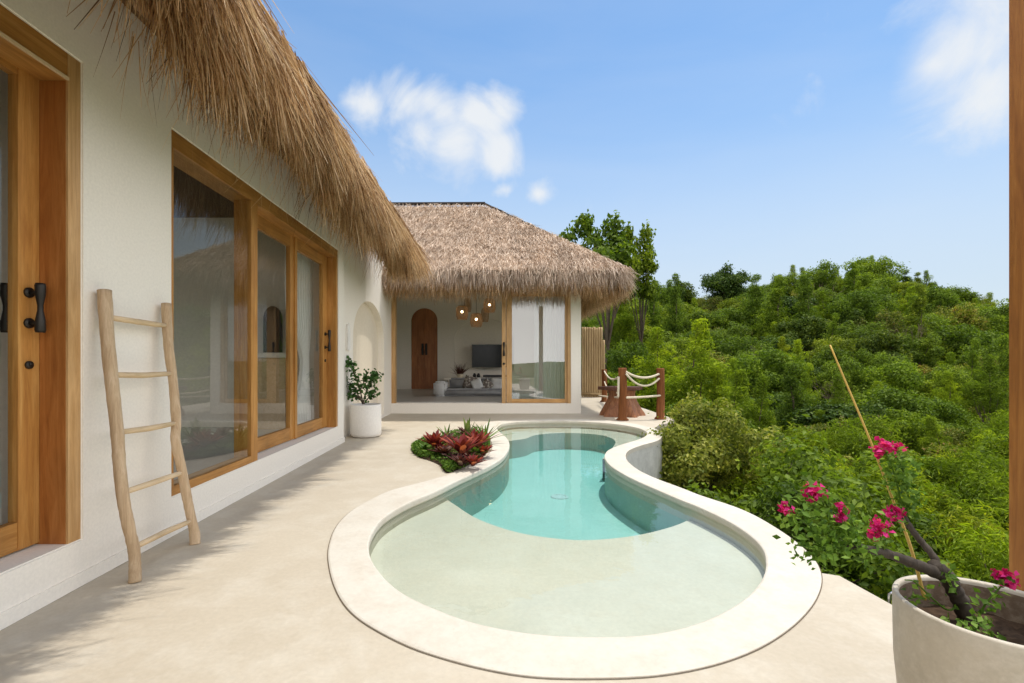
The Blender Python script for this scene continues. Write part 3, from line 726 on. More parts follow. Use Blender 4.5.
# ------------------------------------------------------------------ living room contents
def softbox(name, x0,x1,y0,y1,z0,z1, mat, parent=None, bev=.05):
    bm = bmesh.new(); box(bm, x0,x1,y0,y1,z0,z1)
    bmesh.ops.bevel(bm, geom=list(bm.edges), offset=bev, segments=4, affect='EDGES', clamp_overlap=True)
    return build(name, bm, mat, parent, True)
SY = 13.2
def sx(px, Y=SY): return (px-491)*Y/F
sofa = empty('low_sofa', (-.7, SY+.5, .25), 'low grey fabric sofa seen through the open sliding door of the guest house', 'sofa')
softbox('seat', sx(440), sx(516), SY+.35, SY+1.2, .25, .46, M['sofa'], sofa)
softbox('backrest', sx(446), sx(478), SY+1.0, SY+1.25, .40, .74, M['sofa'], sofa)
softbox('backrest', sx(478.5), sx(512), SY+1.0, SY+1.25, .40, .74, M['sofa'], sofa)
softbox('armrest', sx(432), sx(445), SY+.3, SY+1.2, .25, .66, M['cushion'], sofa, .05)
def cushion(name, px, Y, z, s, mat, label, rot=0):
    bm = bmesh.new(); n=10; c = Vector((sx(px,Y), Y, z)); g = {}
    for sgn in (1,-1):
        for i in range(n+1):
            for j in range(n+1):
                a = i/n*2-1; b = j/n*2-1; th = .5*s*.45*max(0,(1-a**4)*(1-b**4))**.5
                p = Vector((a*s/2, sgn*th, b*s/2)); p.rotate(Matrix.Rotation(rot,3,'Y')); g[sgn,i,j] = bm.verts.new(c+p)
        for i in range(n):
            for j in range(n): bm.faces.new((g[sgn,i,j],g[sgn,i+1,j],g[sgn,i+1,j+1],g[sgn,i,j+1]))
    bmesh.ops.remove_doubles(bm, verts=bm.verts, dist=.0004)
    o = build(name, bm, mat, None, True); tag(o, label, 'cushion', 'cushions on the grey sofa')
cushion('cushion', 470.5, SY+.78, .60, .38, M['pattern'], 'patterned cushion in the middle of the grey sofa', .3)
cushion('cushion', 477, SY+.55, .57, .30, M['cushion'], 'pale cushion leaning right of the patterned one on the sofa', -.4)
cushion('cushion', 487, SY+.62, .54, .30, M['pattern'], 'small dark patterned cushion near the right end of sofa', .7)
cushion('cushion', 497, SY+.7, .56, .36, M['cushion'], 'off white cushion beside the door stile at sofa right end', .1)
tv = boxo('television', (sx(472,17.0), sx(472,17.0)+1.32, 16.98, 17.04, 1.2-5.4*17/F, 1.2+17.5*17/F), M['black'], None, .01)
tag(tv, 'flat black television mounted on the back wall inside the guest house', 'television')
boxo('screen', (sx(472,17.0)+.02, sx(472,17.0)+1.30, 16.974, 16.979, 1.2-4.8*17/F, 1.2+16.9*17/F), M['screen'], tv, 0)
con = empty('console_shelf', (-.4,16.6,.25), 'long white plaster console shelf under the television', 'console')
boxo('shelf_top', (sx(444,16.4), 1.6, 16.4, 17.19, .60, .68), M['wall'], con, .01); boxo('shelf_base', (sx(448,16.4), 1.55, 16.5, 17.18, .25, .598), M['wall'], con, .01)
boxo('soundbar', (sx(483,16.7), sx(512,16.7), 16.7, 16.82, .682, .76), M['black'], None, .02); tag(bpy.data.objects['soundbar'], 'long black soundbar on the white console below the television', 'soundbar')
for k, px in enumerate((474.5, 478.5)):
    bm = bmesh.new(); lathe(bm, [(0,0),(.05,0),(.065,.05),(.05,.10),(.03,.12),(.035,.14),(0,.135)], (sx(px,16.6),16.6,.68), 16)
    o = build('small_jar', bm, M['black'], None, True); tag(o, ('left','right')[k]+' one of two small black jars on the white console', 'jar', 'jars on the console')
vs_ = empty('table_plant', (sx(460,16.6),16.6,.68), 'small wispy plant in a bowl on the left of the white console', 'potted plant')
bm = bmesh.new(); lathe(bm, [(0,0),(.08,0),(.12,.07),(.11,.12),(.10,.12),(.09,.06),(0,.05)], (sx(460,16.6),16.6,.68), 20); build('bowl', bm, M['rope'], vs_, True)
N=160; b=np.tile(np.array([sx(460,16.6),16.6,.74]),(N,1))+RNG.normal(0,.03,(N,3))*[1,1,0]; d=RNG.normal(0,.5,(N,3)); d[:,2]=np.abs(d[:,2])+.6; d/=np.linalg.norm(d,axis=1)[:,None]
strands('leaves', b, d, RNG.uniform(.2,.5,N), np.full(N,.02), M['brom_dark'], vs_, -.1, 2, .2)
# pendants
def pmat():
    m, nt, out = nm('rattan_weave'); v = obj_coord(nt, world=False)
    w = nd(nt, 'ShaderNodeTexWave'); w.inputs['Scale'].default_value = 18; w.bands_direction = 'Z'; w.inputs['Distortion'].default_value = 2; nt.links.new(v, w.inputs['Vector'])
    p = nt.nodes.new('ShaderNodeBsdfPrincipled'); p.inputs['Base Color'].default_value = (.36,.22,.11,1); p.inputs['Roughness'].default_value = .8
    t = nt.nodes.new('ShaderNodeBsdfTransparent'); mx = nt.nodes.new('ShaderNodeMixShader')
    f = ramp(nt, w.outputs['Fac'], [(.3,(.85,.85,.85)), (.6,(.12,.12,.12))]); nt.links.new(f, mx.inputs[0])
    nt.links.new(p.outputs[0], mx.inputs[1]); nt.links.new(t.outputs[0], mx.inputs[2]); nt.links.new(mx.outputs[0], out.inputs[0]); return m
M['rattan'] = pmat()
m, nt, out = nm('bulb'); em = nt.nodes.new('ShaderNodeEmission'); em.inputs[0].default_value = (1,.72,.4,1); em.inputs[1].default_value = 14; nt.links.new(em.outputs[0], out.inputs[0]); M['bulb'] = m
PY_ = 14.2
pend = [(462,312.5,PY_,True,'woven rattan pendant lamp hanging leftmost with a lit bulb'),(476.3,320,PY_-.1,True,'woven rattan pendant lamp hanging lowest with a lit bulb'),
        (489.5,305.5,PY_+.1,True,'woven rattan pendant lamp with lit bulb hanging rightmost and highest'),(467.5,305,PY_+.6,False,'dark slim unlit rattan pendant behind the leftmost lamp'),
        (485,315,PY_+.6,False,'unlit rattan pendant behind and between the lowest and rightmost lamps')]
for px, py, Y, lit, lab in pend:
    c = P(px, py, Y); k = Y/F; pe = empty('pendant_lamp', c, lab, 'pendant lamp', 'rattan pendant lamps in the guest house')
    rr = 6.2*k if lit else 4*k; hh = 7*k
    bm = bmesh.new(); lathe(bm, [(rr*.55,hh),(rr*.9,hh*.75),(rr,hh*.2),(rr*.98,-hh*.5),(rr*.8,-hh)], c, 24); build('shade', bm, M['rattan'], pe, True)
    bm = bmesh.new(); tube(bm, [c+Vector((0,0,hh*.3)), c+Vector((0,0,hh*.5)), (c.x,c.y,3.70)], [.018,.006,.006], 6); build('cord', bm, M['black'], pe)
    if lit:
        bm = bmesh.new(); bmesh.ops.create_uvsphere(bm, u_segments=12, v_segments=8, radius=.035, matrix=Matrix.Translation(c+Vector((0,0,.02)))); build('bulb', bm, M['bulb'], pe, True)
# curtains
def curtain(name, x0, y0, x1, y1, ztop, zbot, label, tie=None, ztie=1.2, amp=.035, folds=9, toside=0):
    bm = bmesh.new(); nu, nv = folds*8, 30; g = []
    a = Vector((x0,y0)); b = Vector((x1,y1)); dr = (b-a).normalized(); nr = Vector((-dr.y, dr.x))
    for j in range(nv+1):
        z = zbot+(ztop-zbot)*j/nv; row = []
        w = 1.0
        if tie: w = 1-(1-tie)*math.exp(-((z-ztie)/.42)**2) if z > ztie else 1-(1-tie)*math.exp(-((z-ztie)/.75)**2)
        for i in range(nu+1):
            s = i/nu; p = a.lerp(b, toside+(s-toside)*w); q = p + nr*(amp*math.sin(s*folds*2*math.pi+.4*math.sin(z*1.7))*(.6+.4*w))
            row.append(bm.verts.new((q.x,q.y,z)))
        g.append(row)
    for j in range(nv):
        for i in range(nu): bm.faces.new((g[j][i],g[j][i+1],g[j+1][i+1],g[j+1][i]))
    o = build(name, bm, M['curtain'], None, True); tag(o, label, 'curtain', None); return o
curtain('curtain', -2.56, 6.15, -2.56, 6.92, 3.2, .26, 'white linen curtain tied at the waist behind the far sliding door of the villa', .3, 1.2, .04, 9, .85)
curtain('curtain', -2.56, .8, -2.56, 1.75, 3.2, .26, 'white curtain hanging behind the glass of the nearest teak door', None, 1.2, .04, 9)
curtain('curtain', 1.05, GY+.45, 1.78, GY+.45, 3.3, .26, 'sheer white curtain behind the closed glass pane of the guest house', None, 1.2, .03, 8)
# bedroom console with dark arched figure
cb = empty('bedroom_counter', (-3.2, 6.95, .25), 'pale counter standing at the back of the bedroom behind the sliding glass', 'counter')
boxo('counter_top', (-3.6,-2.85, 6.85, 7.12, 1.26, 1.33), M['wall'], cb, .01); boxo('counter_body', (-3.5,-2.9, 6.9, 7.12, .25, 1.258), M['rung'], cb, .01)
bm = bmesh.new(); plate(bm, [arch(-3.12,.13,1.335,1.80,.20)], lambda a,b:(a,6.99,b), lambda a,b:(a,7.03,b))
o = build('arched_mirror', bm, M['black'], None); tag(o, 'dark arched mirror on the pale bedroom counter behind the glass', 'mirror')
bd = empty('bed', (-5.2, 4.2, .25), 'low bed with white linen inside the villa bedroom', 'bed')
softbox('mattress', -6.6,-4.4, 3.3, 5.2, .45, .70, M['cushion'], bd, .06); boxo('bed_base', (-6.7,-4.3,3.2,5.3,.25,.448), M['teak'], bd)
softbox('pillow', -6.5,-6.1, 3.5, 4.1, .70, .86, M['cushion'], bd, .06); softbox('pillow', -6.5,-6.1, 4.4, 5.0, .70, .86, M['cushion'], bd, .06)

# ------------------------------------------------------------------ ladder
lad = empty('ladder', (-2.0, 2.95, 0), 'rustic driftwood ladder leaning against the white wall between the glass doors', 'ladder')
def on_lean(px, py, xb, xt, zt=1.6):
    z = .8
    for _ in range(30):
        X = xb+(xt-xb)*max(z,0)/zt; Y = X*F/(px-PX0); z = EYE-(py-PY0)*Y/F
    return Vector((X, Y, z))
Lp = [(104.5,290.5),(107.5,338.5),(113,392.4),(117.5,434.6),(119.5,465),(123.5,500),(129,528),(134,550),(135,567),(135,582)]
Rp = [(166.3,303.8),(168.5,345.6),(173,380.7),(176.2,420.5),(175.6,440),(181,466),(186.3,494),(191,517),(194.5,533),(195,544)]
lw = [on_lean(x,y,-1.945,-2.155) for x,y in Lp]; rw = [on_lean(x,y,-1.955,-2.155) for x,y in Rp]
for pts, rr in ((lw, [.034,.033,.032,.031,.030,.030,.030,.029,.029,.031]), (rw, [.031,.030,.028,.029,.029,.029,.029,.028,.031,.034])):
    c = catmull([tuple(p) for p in pts], 6, False); r_ = np.interp(np.linspace(0,9,len(c)), range(10), rr) + RNG.normal(0,.0008,len(c))
    bm = bmesh.new(); tube(bm, [Vector(p) for p in c], list(r_), 14); build('rail', bm, M['ladder'], lad, True)
rung_px = [((106,317),(168,326)),((109,374.8),(172,373.5)),((117,432.5),(176.6,423)),((122,493),(183.4,472)),((132,548.5),(192,520.5))]
for (a_, b_) in rung_px:
    A = on_lean(*a_,-1.945,-2.155); B = on_lean(*b_,-1.955,-2.155); mid = (A+B)/2 + Vector((0,0,.008*random.uniform(-1,1)))
    bm = bmesh.new(); tube(bm, [A, A.lerp(mid,.5), mid, mid.lerp(B,.5), B+(B-A)*.02], [.015,.0165,.0175,.0165,.014], 10); build('rung', bm, M['rung'], lad, True)

# ------------------------------------------------------------------ leaf helpers
def leaf_cards(pts, nrm, size, asp=.5, fold=.25, jitter=.5):
    """rhombic folded leaves: 4 verts, two tris sharing the midrib, as Nx4x3 + tri indices"""
    N = len(pts); n_ = nrm + RNG.normal(0, jitter, (N,3)); n_ /= np.linalg.norm(n_,axis=1)[:,None]+1e-9
    t = np.cross(n_, RNG.normal(size=(N,3))); t /= np.linalg.norm(t,axis=1)[:,None]+1e-9
    s = np.cross(n_, t); L = (size*RNG.uniform(.6,1.25,N))[:,None]
    Vv = np.stack([pts - t*L*.5, pts + s*L*asp*.5 + n_*L*fold*.3, pts + t*L*.5 - n_*L*.12, pts - s*L*asp*.5 + n_*L*fold*.3], 1)
    o = (np.arange(N)*4)[:,None]; idx = np.concatenate([o+np.array([0,1,2]), o+np.array([0,2,3])], 1)
    return Vv.reshape(-1,3), idx.reshape(-1)
def crown_points(n, blobs, up=.35, hollow=.55):
    B = np.array([b[0] for b in blobs]); Rr = np.array([b[1] for b in blobs]); k = RNG.choice(len(B), n, p=Rr**2/np.sum(Rr**2))
    v = RNG.normal(size=(n,3)); v /= np.linalg.norm(v,axis=1)[:,None]; rad = hollow+(1-hollow)*RNG.random(n)**.7
    st = RNG.random(n) < .10; rad = np.where(st, rad*RNG.uniform(1.0,1.7,n), rad)
    rad *= 1+.16*np.sin(v[:,0]*5+k)+.12*np.sin(v[:,2]*7+2*k)
    p = B[k] + v*(Rr[k]*rad)[:,None]*np.array([1,1,.8]); nn = v+np.array([0,0,up]); return p, nn
def make_blobs(rx, rz, zc, nb, rb, seed, kind='round'):
    g = np.random.default_rng(seed); out = []
    for i in range(nb):
        v = g.normal(size=3); v /= np.linalg.norm(v); rr = g.random()**.45
        if kind == 'cone': h = g.random(); w = (1-h)**.8; out.append((np.array([v[0]*rx*w*rr, v[1]*rx*w*rr, zc-rz+2*rz*h]), rb*(.5+.7*(1-h))*g.uniform(.7,1.2))); continue
        out.append((np.array([v[0]*rx, v[1]*rx, v[2]*rz])*rr + np.array([0,0,zc]), rb*g.uniform(.55,1.25)))
    return out
def bake_crown(name, blobs, n, size, mat, asp, up, jitter, hollow=.5):
    p, nn = crown_points(n, blobs, up, hollow); Vv, idx = leaf_cards(p, nn, size, asp, .25, jitter)
    me = bpy.data.meshes.new(name); me.vertices.add(len(Vv)); me.vertices.foreach_set('co', Vv.astype(np.float32).ravel())
    me.loops.add(len(idx)); me.loops.foreach_set('vertex_index', idx.astype(np.int32)); nf = len(idx)//3; me.polygons.add(nf)
    me.polygons.foreach_set('loop_start', np.arange(nf, dtype=np.int32)*3); me.update(calc_edges=True); me.validate(); me.materials.append(mat); return me
def bake_trunk(name, blobs, base_r, zc, seed, mat, nl=9, fork=.35):
    g = np.random.default_rng(seed+5); bm = bmesh.new(); top = np.array([g.normal(0,.1), g.normal(0,.1), zc*fork+.2])
    tube(bm, [(0,0,-.6), (top[0]*.4,top[1]*.4,top[2]*.5), tuple(top)], [base_r, base_r*.8, base_r*.65], 7)
    for i in g.choice(len(blobs), min(nl, len(blobs)), replace=False):
        e_ = blobs[i][0]; m_ = (top+e_)/2 + g.normal(0,.08,3)
        tube(bm, [tuple(top-np.array([0,0,.05])), tuple(m_), tuple(e_)], [base_r*.5, base_r*.3, base_r*.1], 5)
    bmesh.ops.recalc_face_normals(bm, faces=bm.faces); me = bpy.data.meshes.new(name); bm.to_mesh(me); bm.free(); me.materials.append(mat); return me

# prototypes: (crown mesh, trunk mesh, nominal height, category)
protos = {}
def proto(key, rx, rz, zc, nb, rb, seed, n, size, mat, asp=.5, up=.35, jit=.5, kind='round', tr=.06, hollow=.5):
    bl = make_blobs(rx, rz, zc, nb, rb, seed, kind)
    protos[key] = (bake_crown('crown', bl, n, size, mat, asp, up, jit, hollow), bake_trunk('trunk', bl, tr, zc, seed, M['bark']))
proto('shrub1', .75,.55,.95, 26,.30, 1, 9000,.075, M['leaf_a'], .5,.35,.6, tr=.03)
proto('shrub2', .80,.50,.85, 34,.24, 2, 10000,.062, M['leaf_e'], .55,.4,.7, tr=.03)
proto('shrub3', .85,.70,1.05, 30,.28, 3, 13000,.085, M['leaf_b'], .16,.5,.8, tr=.03)
proto('shrub4', .70,.60,.95, 24,.28, 4, 8000,.085, M['leaf_d'], .45,.3,.6, tr=.03)
proto('tree1', 1.6,1.7,2.6, 60,.40, 5, 14000,.13, M['leaf_b'], .2,.5,.7, 'cone', tr=.08)
proto('tree2', 1.6,1.2,2.5, 36,.58, 6, 11000,.16, M['leaf_d'], .5,.4,.55, tr=.09)
proto('tree3', 1.4,1.5,2.8, 34,.52, 7, 11000,.15, M['leaf_a'], .5,.4,.6, tr=.09)
proto('tree4', 1.5,1.1,2.4, 34,.52, 8, 10000,.16, M['leaf_c'], .55,.3,.6, tr=.1)
proto('tree5', 1.1,2.0,3.2, 38,.50, 9, 11000,.14, M['leaf_d'], .3,.3,.7, 'cone', .08)
proto('tree6', 1.7,1.0,2.1, 44,.44, 10, 12000,.12, M['leaf_e'], .5,.4,.7, tr=.07)
LAB = {
 'shrub1': 'glossy mid green shrub with oval leaves among the bushes on the slope beyond the pool',
 'shrub2': 'low mottled shrub with some brownish leaves on the slope beyond the pool',
 'shrub3': 'soft feathery lime green shrub with fine leaves below the deck edge',
 'shrub4': 'darker green shrub with narrow leaves on the slope beyond the pool',
 'tree1': 'bright feathery light green tree on the wooded hillside',
 'tree2': 'full mid green tree with broad rounded crown on the wooded hillside',
 'tree3': 'fresh green tree with leafy upright crown on the wooded hillside',
 'tree4': 'dark green dense tree on the wooded hillside',
 'tree5': 'narrow pointed green tree on the wooded hillside',
 'tree6': 'low spreading olive green tree with brownish leaves on the wooded hillside'}
def plant(key, x, y, s, label=None, group=None, zoff=0, sz=1.0, name=None, base=None):
    z = float(ground_z(x, y)) + zoff if base is None else base
    istree = key.startswith('tree') or key.startswith('big')
    e_ = empty(name or ('tree' if istree else 'shrub'), (x, y, z), label or LAB[key], 'tree' if istree else 'shrub', group)
    e_.rotation_euler = (RNG.normal(0,.09), RNG.normal(0,.09), RNG.uniform(0, 6.28)); e_.scale = (s*RNG.uniform(.8,1.25), s*RNG.uniform(.8,1.25), s*sz)
    for nm_, me in zip(('crown','trunk'), protos[key]):
        c = bpy.data.objects.new(nm_, me); C.objects.link(c); c.parent = e_
    return e_
# scatter with growing spacing
placed = []
def blocked(x, y, s):
    if y < 18 and x < 2.25 + .75*s: return True
    if y < 18.5 and y > 8.6 and x < 4.25 + .6*s: return True
    return False
def near_pool(x, y, m): return np.min(np.linalg.norm(OUT - np.array([x, y]), axis=1)) < m or (x < 2.6 and y > 2 and y < 9)
g = np.random.default_rng(5)
cand = []
Ynow = 1.2
while Ynow < 61:
    step = .95 if Ynow < 7 else (1.15 if Ynow < 14 else (1.5+.034*(Ynow-14)*1.2))
    t = .18 if Ynow > 17 else .3
    xx = max(2.0, t*Ynow); xm = 1.35*Ynow+1.5
    while xx < xm:
        cand.append((xx+g.uniform(-.35,.35)*step, Ynow+g.uniform(-.35,.35)*step)); xx += step*1.08
    Ynow += step*.95
nS = nT = 0
for x, y in cand:
    r_ = math.hypot(x, y)
    if y < 13:
        s = float(g.uniform(.75,1.15))
        if blocked(x, y, s) or near_pool(x, y, .75*s): continue
        px = 491+490*x/max(y,.1)
        if px > 1180 or px < 560: continue
        pr = [.25,.28,.27,.20] if x < 5 else [.2,.2,.45,.15]
        if px > 850: pr = [.12,.13,.6,.15]
        k = ['shrub1','shrub2','shrub3','shrub4'][g.choice(4, p=pr)]
        s *= 1+.25*smooth(4, 13, r_)
        plant(k, x, y, s, None, 'shrubs on the slope beside the deck'); nS += 1
    else:
        px = 491+490*x/y
        if px > 1090 or px < 575: continue
        if blocked(x, y, 1.5): continue
        s = float(g.uniform(.55,.95)) * (.75 + .35*smooth(13, 30, y))
        k = ['tree1','tree2','tree3','tree4','tree5','tree6'][g.choice(6, p=[.22,.2,.2,.10,.10,.18])]
        if y < 22 : s = min(s, .75)
        plant(k, x, y, s, None, 'trees covering the hillside', sz=float(g.uniform(.8,1.15))); nT += 1
print('SHRUBS', nS, 'TREES', nT)
# singled-out trees
proto('bigA', 1.7,1.9,5.7, 26,.56, 21, 5200,.24, M['leaf_d'], .6,.3,.7, tr=.13)
proto('bigB', 1.9,1.7,3.0, 46,.60, 22, 15000,.17, M['leaf_c'], .6,.35,.5, tr=.16)
def at_sky(px, ytop, Y, key, Hnom, label, sz=1, zbase=None, w=1.0):
    x = (px-491)*Y/F; top = 1.2+(362-ytop)*Y/F; b = float(ground_z(x, Y)) if zbase is None else zbase
    e_ = plant(key, x, Y, (top-b)/Hnom, label, None, base=b); e_.scale.x *= w; e_.scale.y *= w; e_.rotation_euler = (0,0,e_.rotation_euler.z); return e_
at_sky(600, 202, 26, 'bigA', 8.0, 'tall loose tree rising behind the right end of the thatched hip roof', w=.85)
at_sky(637, 214, 27, 'bigA', 8.0, 'tall tree standing right of the loose one behind the thatched roof', w=.6)
at_sky(727, 262, 46, 'bigB', 5.0, 'round dark tree standing out alone on the skyline', zbase=float(ground_z((727-491)*46/F, 46))+.5, w=1.0)
at_sky(862, 258, 57, 'bigB', 5.0, 'dark tree at the very top of the hill on the skyline', w=.8)
at_sky(700, 322, 17, 'tree1', 4.3, 'big bright feathery tree standing right of the rope railing')
at_sky(740, 372, 14.5, 'tree1', 4.3, 'small bright feathery tree in front of the larger feathery one')
at_sky(656, 330, 19, 'tree1', 4.3, 'feathery tree directly behind the rope railing')
at_sky(676, 276, 32, 'tree5', 5.2, 'slim spiky tree poking above the skyline right of the roof', w=.6)
at_sky(620, 290, 28, 'tree1', 4.3, 'bright green tree at the edge of the thatched roof')
proto('shrubN', .85,.75,1.1, 38,.26, 31, 16000,.07, M['leaf_p'], .5,.4,.6, tr=.03)
LAB['shrubN'] = 'x'
plant('shrubN', 3.72, 7.7, 1.12, 'large pale green shrub right behind the grey outer wall of the pool', None, base=-1.50)
plant('shrub1', 3.9, 6.3, 1.25, 'glossy round shrub right of the pale shrub behind the pool', None, base=-2.0)
plant('shrub4', 3.3, 5.1, 1.1, 'dark shrub close behind the outer pool edge', None, base=-1.9)
def bare_mesh(seed):
    g = np.random.default_rng(seed); bm = bmesh.new()
    def grow(p, d, L, r_, lev):
        q = p + d*L + g.normal(0,.05,3)*L; tube(bm, [tuple(p), tuple((p+q)/2+g.normal(0,.03,3)*L), tuple(q)], [r_, r_*.8, r_*.6], 4)
        if lev:
            for _ in range(3): dd = d + g.normal(0,.45,3); dd /= np.linalg.norm(dd); grow(q, dd, L*.72, r_*.6, lev-1)
    for _ in range(4): d = g.normal(0,.35,3); d[2] = 1; d /= np.linalg.norm(d); grow(np.array([g.normal(0,.1),g.normal(0,.1),-.2]), d, .9, .018, 3)
    me = bpy.data.meshes.new('branches'); bm.to_mesh(me); bm.free(); me.materials.append(M['drywood']); return me
bare = [bare_mesh(k) for k in (51,52,53)]
for i_, (px_, Y_) in enumerate([(755,24),(835,19),(905,26),(960,32),(815,36)]):
    X_ = (px_-491)*Y_/F; o = bpy.data.objects.new('bare_bush', bare[i_%3]); C.objects.link(o); sc_k = .7+.02*Y_
    o.location = (X_, Y_, float(ground_z(X_, Y_))+.45*sc_k); o.scale = (sc_k,)*3; o.rotation_euler = (0,0,i_*1.3)
    tag(o, 'leafless grey brown bush with thin twigs poking out of the green slope', 'bush', 'bare bushes on the slope')
# ground cover
N = 130000
t = RNG.uniform(.25, 1.5, N); yy = 1.5 + 60*RNG.random(N)**1.6; xx_ = t*yy+1.0
ok = ~(((yy < 18.5) & (xx_ < 4.3) & (yy > 8.3)) | ((xx_ < 2.2) & (yy < 9)) ); xx_, yy = xx_[ok], yy[ok]
zz = ground_z(xx_, yy) + RNG.random(len(xx_))*(.35+.012*yy)
pts = np.stack([xx_, yy, zz], 1); sz_ = .06+.0045*yy
Vv, idx = leaf_cards(pts, np.tile(np.array([0,0,1.0]), (len(pts),1)), sz_*1.6, .45, .25, .8)
gc = npmesh('undergrowth', Vv, 3, idx, M['grassy']); tag(gc, 'tangled green undergrowth between the bushes on the slope', 'undergrowth', kind='stuff')

# ------------------------------------------------------------------ white pot with jade plant
pc = Vector((-2.02, 7.92, 0))
wp = empty('potted_jade', pc, 'white cylindrical pot with a leafy succulent standing at the corner of the villa wall', 'potted plant')
bm = bmesh.new(); lathe(bm, [(0,.003),(.20,.003),(.232,.02),(.243,.06),(.244,.30),(.240,.50),(.238,.52),(.225,.52),(.222,.49),(.222,.46)], pc, 48); build('pot', bm, M['pot'], wp, True)
bm = bmesh.new(); lathe(bm, [(0,.475),(.12,.48),(.224,.47)], pc, 24); build('soil', bm, M['soil'], wp, True)
stems = [[(363,404),(360,390),(355,376),(349,362)],[(363,404),(366,392),(371,382),(376,378)],[(363,404),(358,395),(353,386),(345,380)],[(364,404),(370,396),(375,392)],[(355,376),(352,366),(346,359)],[(360,390),(365,380),(366,374)],[(362,398),(352,396),(347,390)],[(371,382),(373,376),(376,373)]]
bm = bmesh.new(); lp = []; ln_ = []
for st in stems:
    dy = random.uniform(-.1,.1); q = [P(a_, b_, 7.92 + dy*k/3) for k, (a_, b_) in enumerate(st)]
    c = [Vector(p) for p in catmull([tuple(p) for p in q], 5, False)]
    tube(bm, c, list(np.linspace(.013,.006,len(c))), 6)
    for i, p in enumerate(c):
        if i > len(c)*.25:
            for _ in range(7): lp.append(np.array(p)+RNG.normal(0,.038,3)); ln_.append(RNG.normal(0,1,3)+[0,-.4,.5])
build('stem', bm, M['bark'], wp, True)
Vv, idx = leaf_cards(np.array(lp), np.array(ln_), np.full(len(lp),.07), .8, .2, .2); npmesh('leaves', Vv, 3, idx, M['jade'], wp)

# ------------------------------------------------------------------ bromeliad bed
bed = empty('planting_bed', (-.75, 6.3, 0), 'small curved planting bed with green moss beside the pool coping', 'planting bed')
bp = [G(x_, y_) for x_, y_ in [(411.5,449),(414,454),(420,458),(430,461),(440,466),(446.5,473.5),(456,471),(470,465),(481,459),(489,450),(490,441),(484,433),(470,431),(450,434),(430,440),(416,444)]]
BL = resample(catmull([(p.x,p.y) for p in bp], 6), .04, True, 1)
bm = bmesh.new(); fill(bm, [BL.tolist()], lambda a,b:(a,b,.006)); build('soil', bm, M['soil'], bed)
from mathutils.geometry import tessellate_polygon
def inside(p, L):
    x_, y_ = p; c = False; j = len(L)-1
    for i in range(len(L)):
        if ((L[i][1] > y_) != (L[j][1] > y_)) and (x_ < (L[j][0]-L[i][0])*(y_-L[i][1])/(L[j][1]-L[i][1]+1e-12)+L[i][0]): c = not c
        j = i
    return c
mn, mx_ = BL.min(0), BL.max(0); pts = []
while len(pts) < 9000:
    q = RNG.uniform(mn, mx_)
    if inside(q, BL):
        # moss mostly along the deck side
        if q[0] > -.72 + .25*math.sin(q[1]*3) and q[1] > 5.6 and random.random() < .75: continue
        hgt = .05+.05*math.sin(q[0]*9)*math.sin(q[1]*5)
        pts.append((q[0], q[1], RNG.uniform(0.01, max(.03,hgt)+.02)))
Vv, idx = leaf_cards(np.array(pts), np.tile(np.array([0,0,1.]),(len(pts),1)), np.full(len(pts),.045), .4, .2, .8); ms = npmesh('moss', Vv, 3, idx, M['moss'], bed); 
def rosette(name, px, py, z, n, L, wdt, mat, label, tilt=.7, curve=.5, cat='bromeliad', grp='bromeliads in the planting bed'):
    c = G(px, py, z); bm = bmesh.new()
    for k in range(n):
        a_ = k*2.399+random.uniform(-.2,.2); q = k/n; el = tilt*(1.25-q*.9)+random.uniform(-.1,.1); LL = L*random.uniform(.75,1.1)*(1-.35*q)
        h_ = Vector((math.cos(a_), math.sin(a_), 0)); sd = Vector((-h_.y, h_.x, 0)); prev = None; p = Vector(c); seg = 6
        for i in range(seg+1):
            tt = i/seg; w_ = wdt*(.75+.5*math.sin(tt*2.2))*(1-tt**3)+.001; e2 = el + curve*tt
            up = Vector((0,0,1)); dv = h_*math.sin(e2)+up*math.cos(e2); nn = sd.cross(dv)
            row = [bm.verts.new(p - sd*w_*.5 + nn*w_*-.12), bm.verts.new(p.copy()), bm.verts.new(p + sd*w_*.5 + nn*w_*-.12)]
            if prev:
                bm.faces.new((prev[0],prev[1],row[1],row[0])); bm.faces.new((prev[1],prev[2],row[2],row[1]))
            prev = row; p = p + dv*LL/seg
    o = build(name, bm, mat, None, True); tag(o, label, cat, grp); return o
rosette('bromeliad', 434,447,.10, 24,.33,.062, M['brom_red'], 'red bromeliad rosette at the left of the planting bed', .85,.3)
rosette('bromeliad', 462,455,.12, 28,.38,.070, M['brom_red'], 'large crimson bromeliad in the middle of the planting bed', .8,.35)
rosette('bromeliad', 455,463,.02, 24,.24,.055, M['brom_dark'], 'dark maroon bromeliad low at the front of the planting bed', 1.0,.4)
rosette('bromeliad', 478,448,.12, 22,.33,.055, M['brom_red'], 'reddish bromeliad against the pool coping', .75,.35)
rosette('bromeliad', 444,455,.04, 22,.24,.05, M['brom_dark'], 'small brownish bromeliad left of the dark one at the bed front', 1.0,.4)
rosette('bromeliad', 470,460,.02, 22,.24,.05, M['brom_dark'], 'maroon bromeliad under the reddish one near the coping', 1.0,.4)
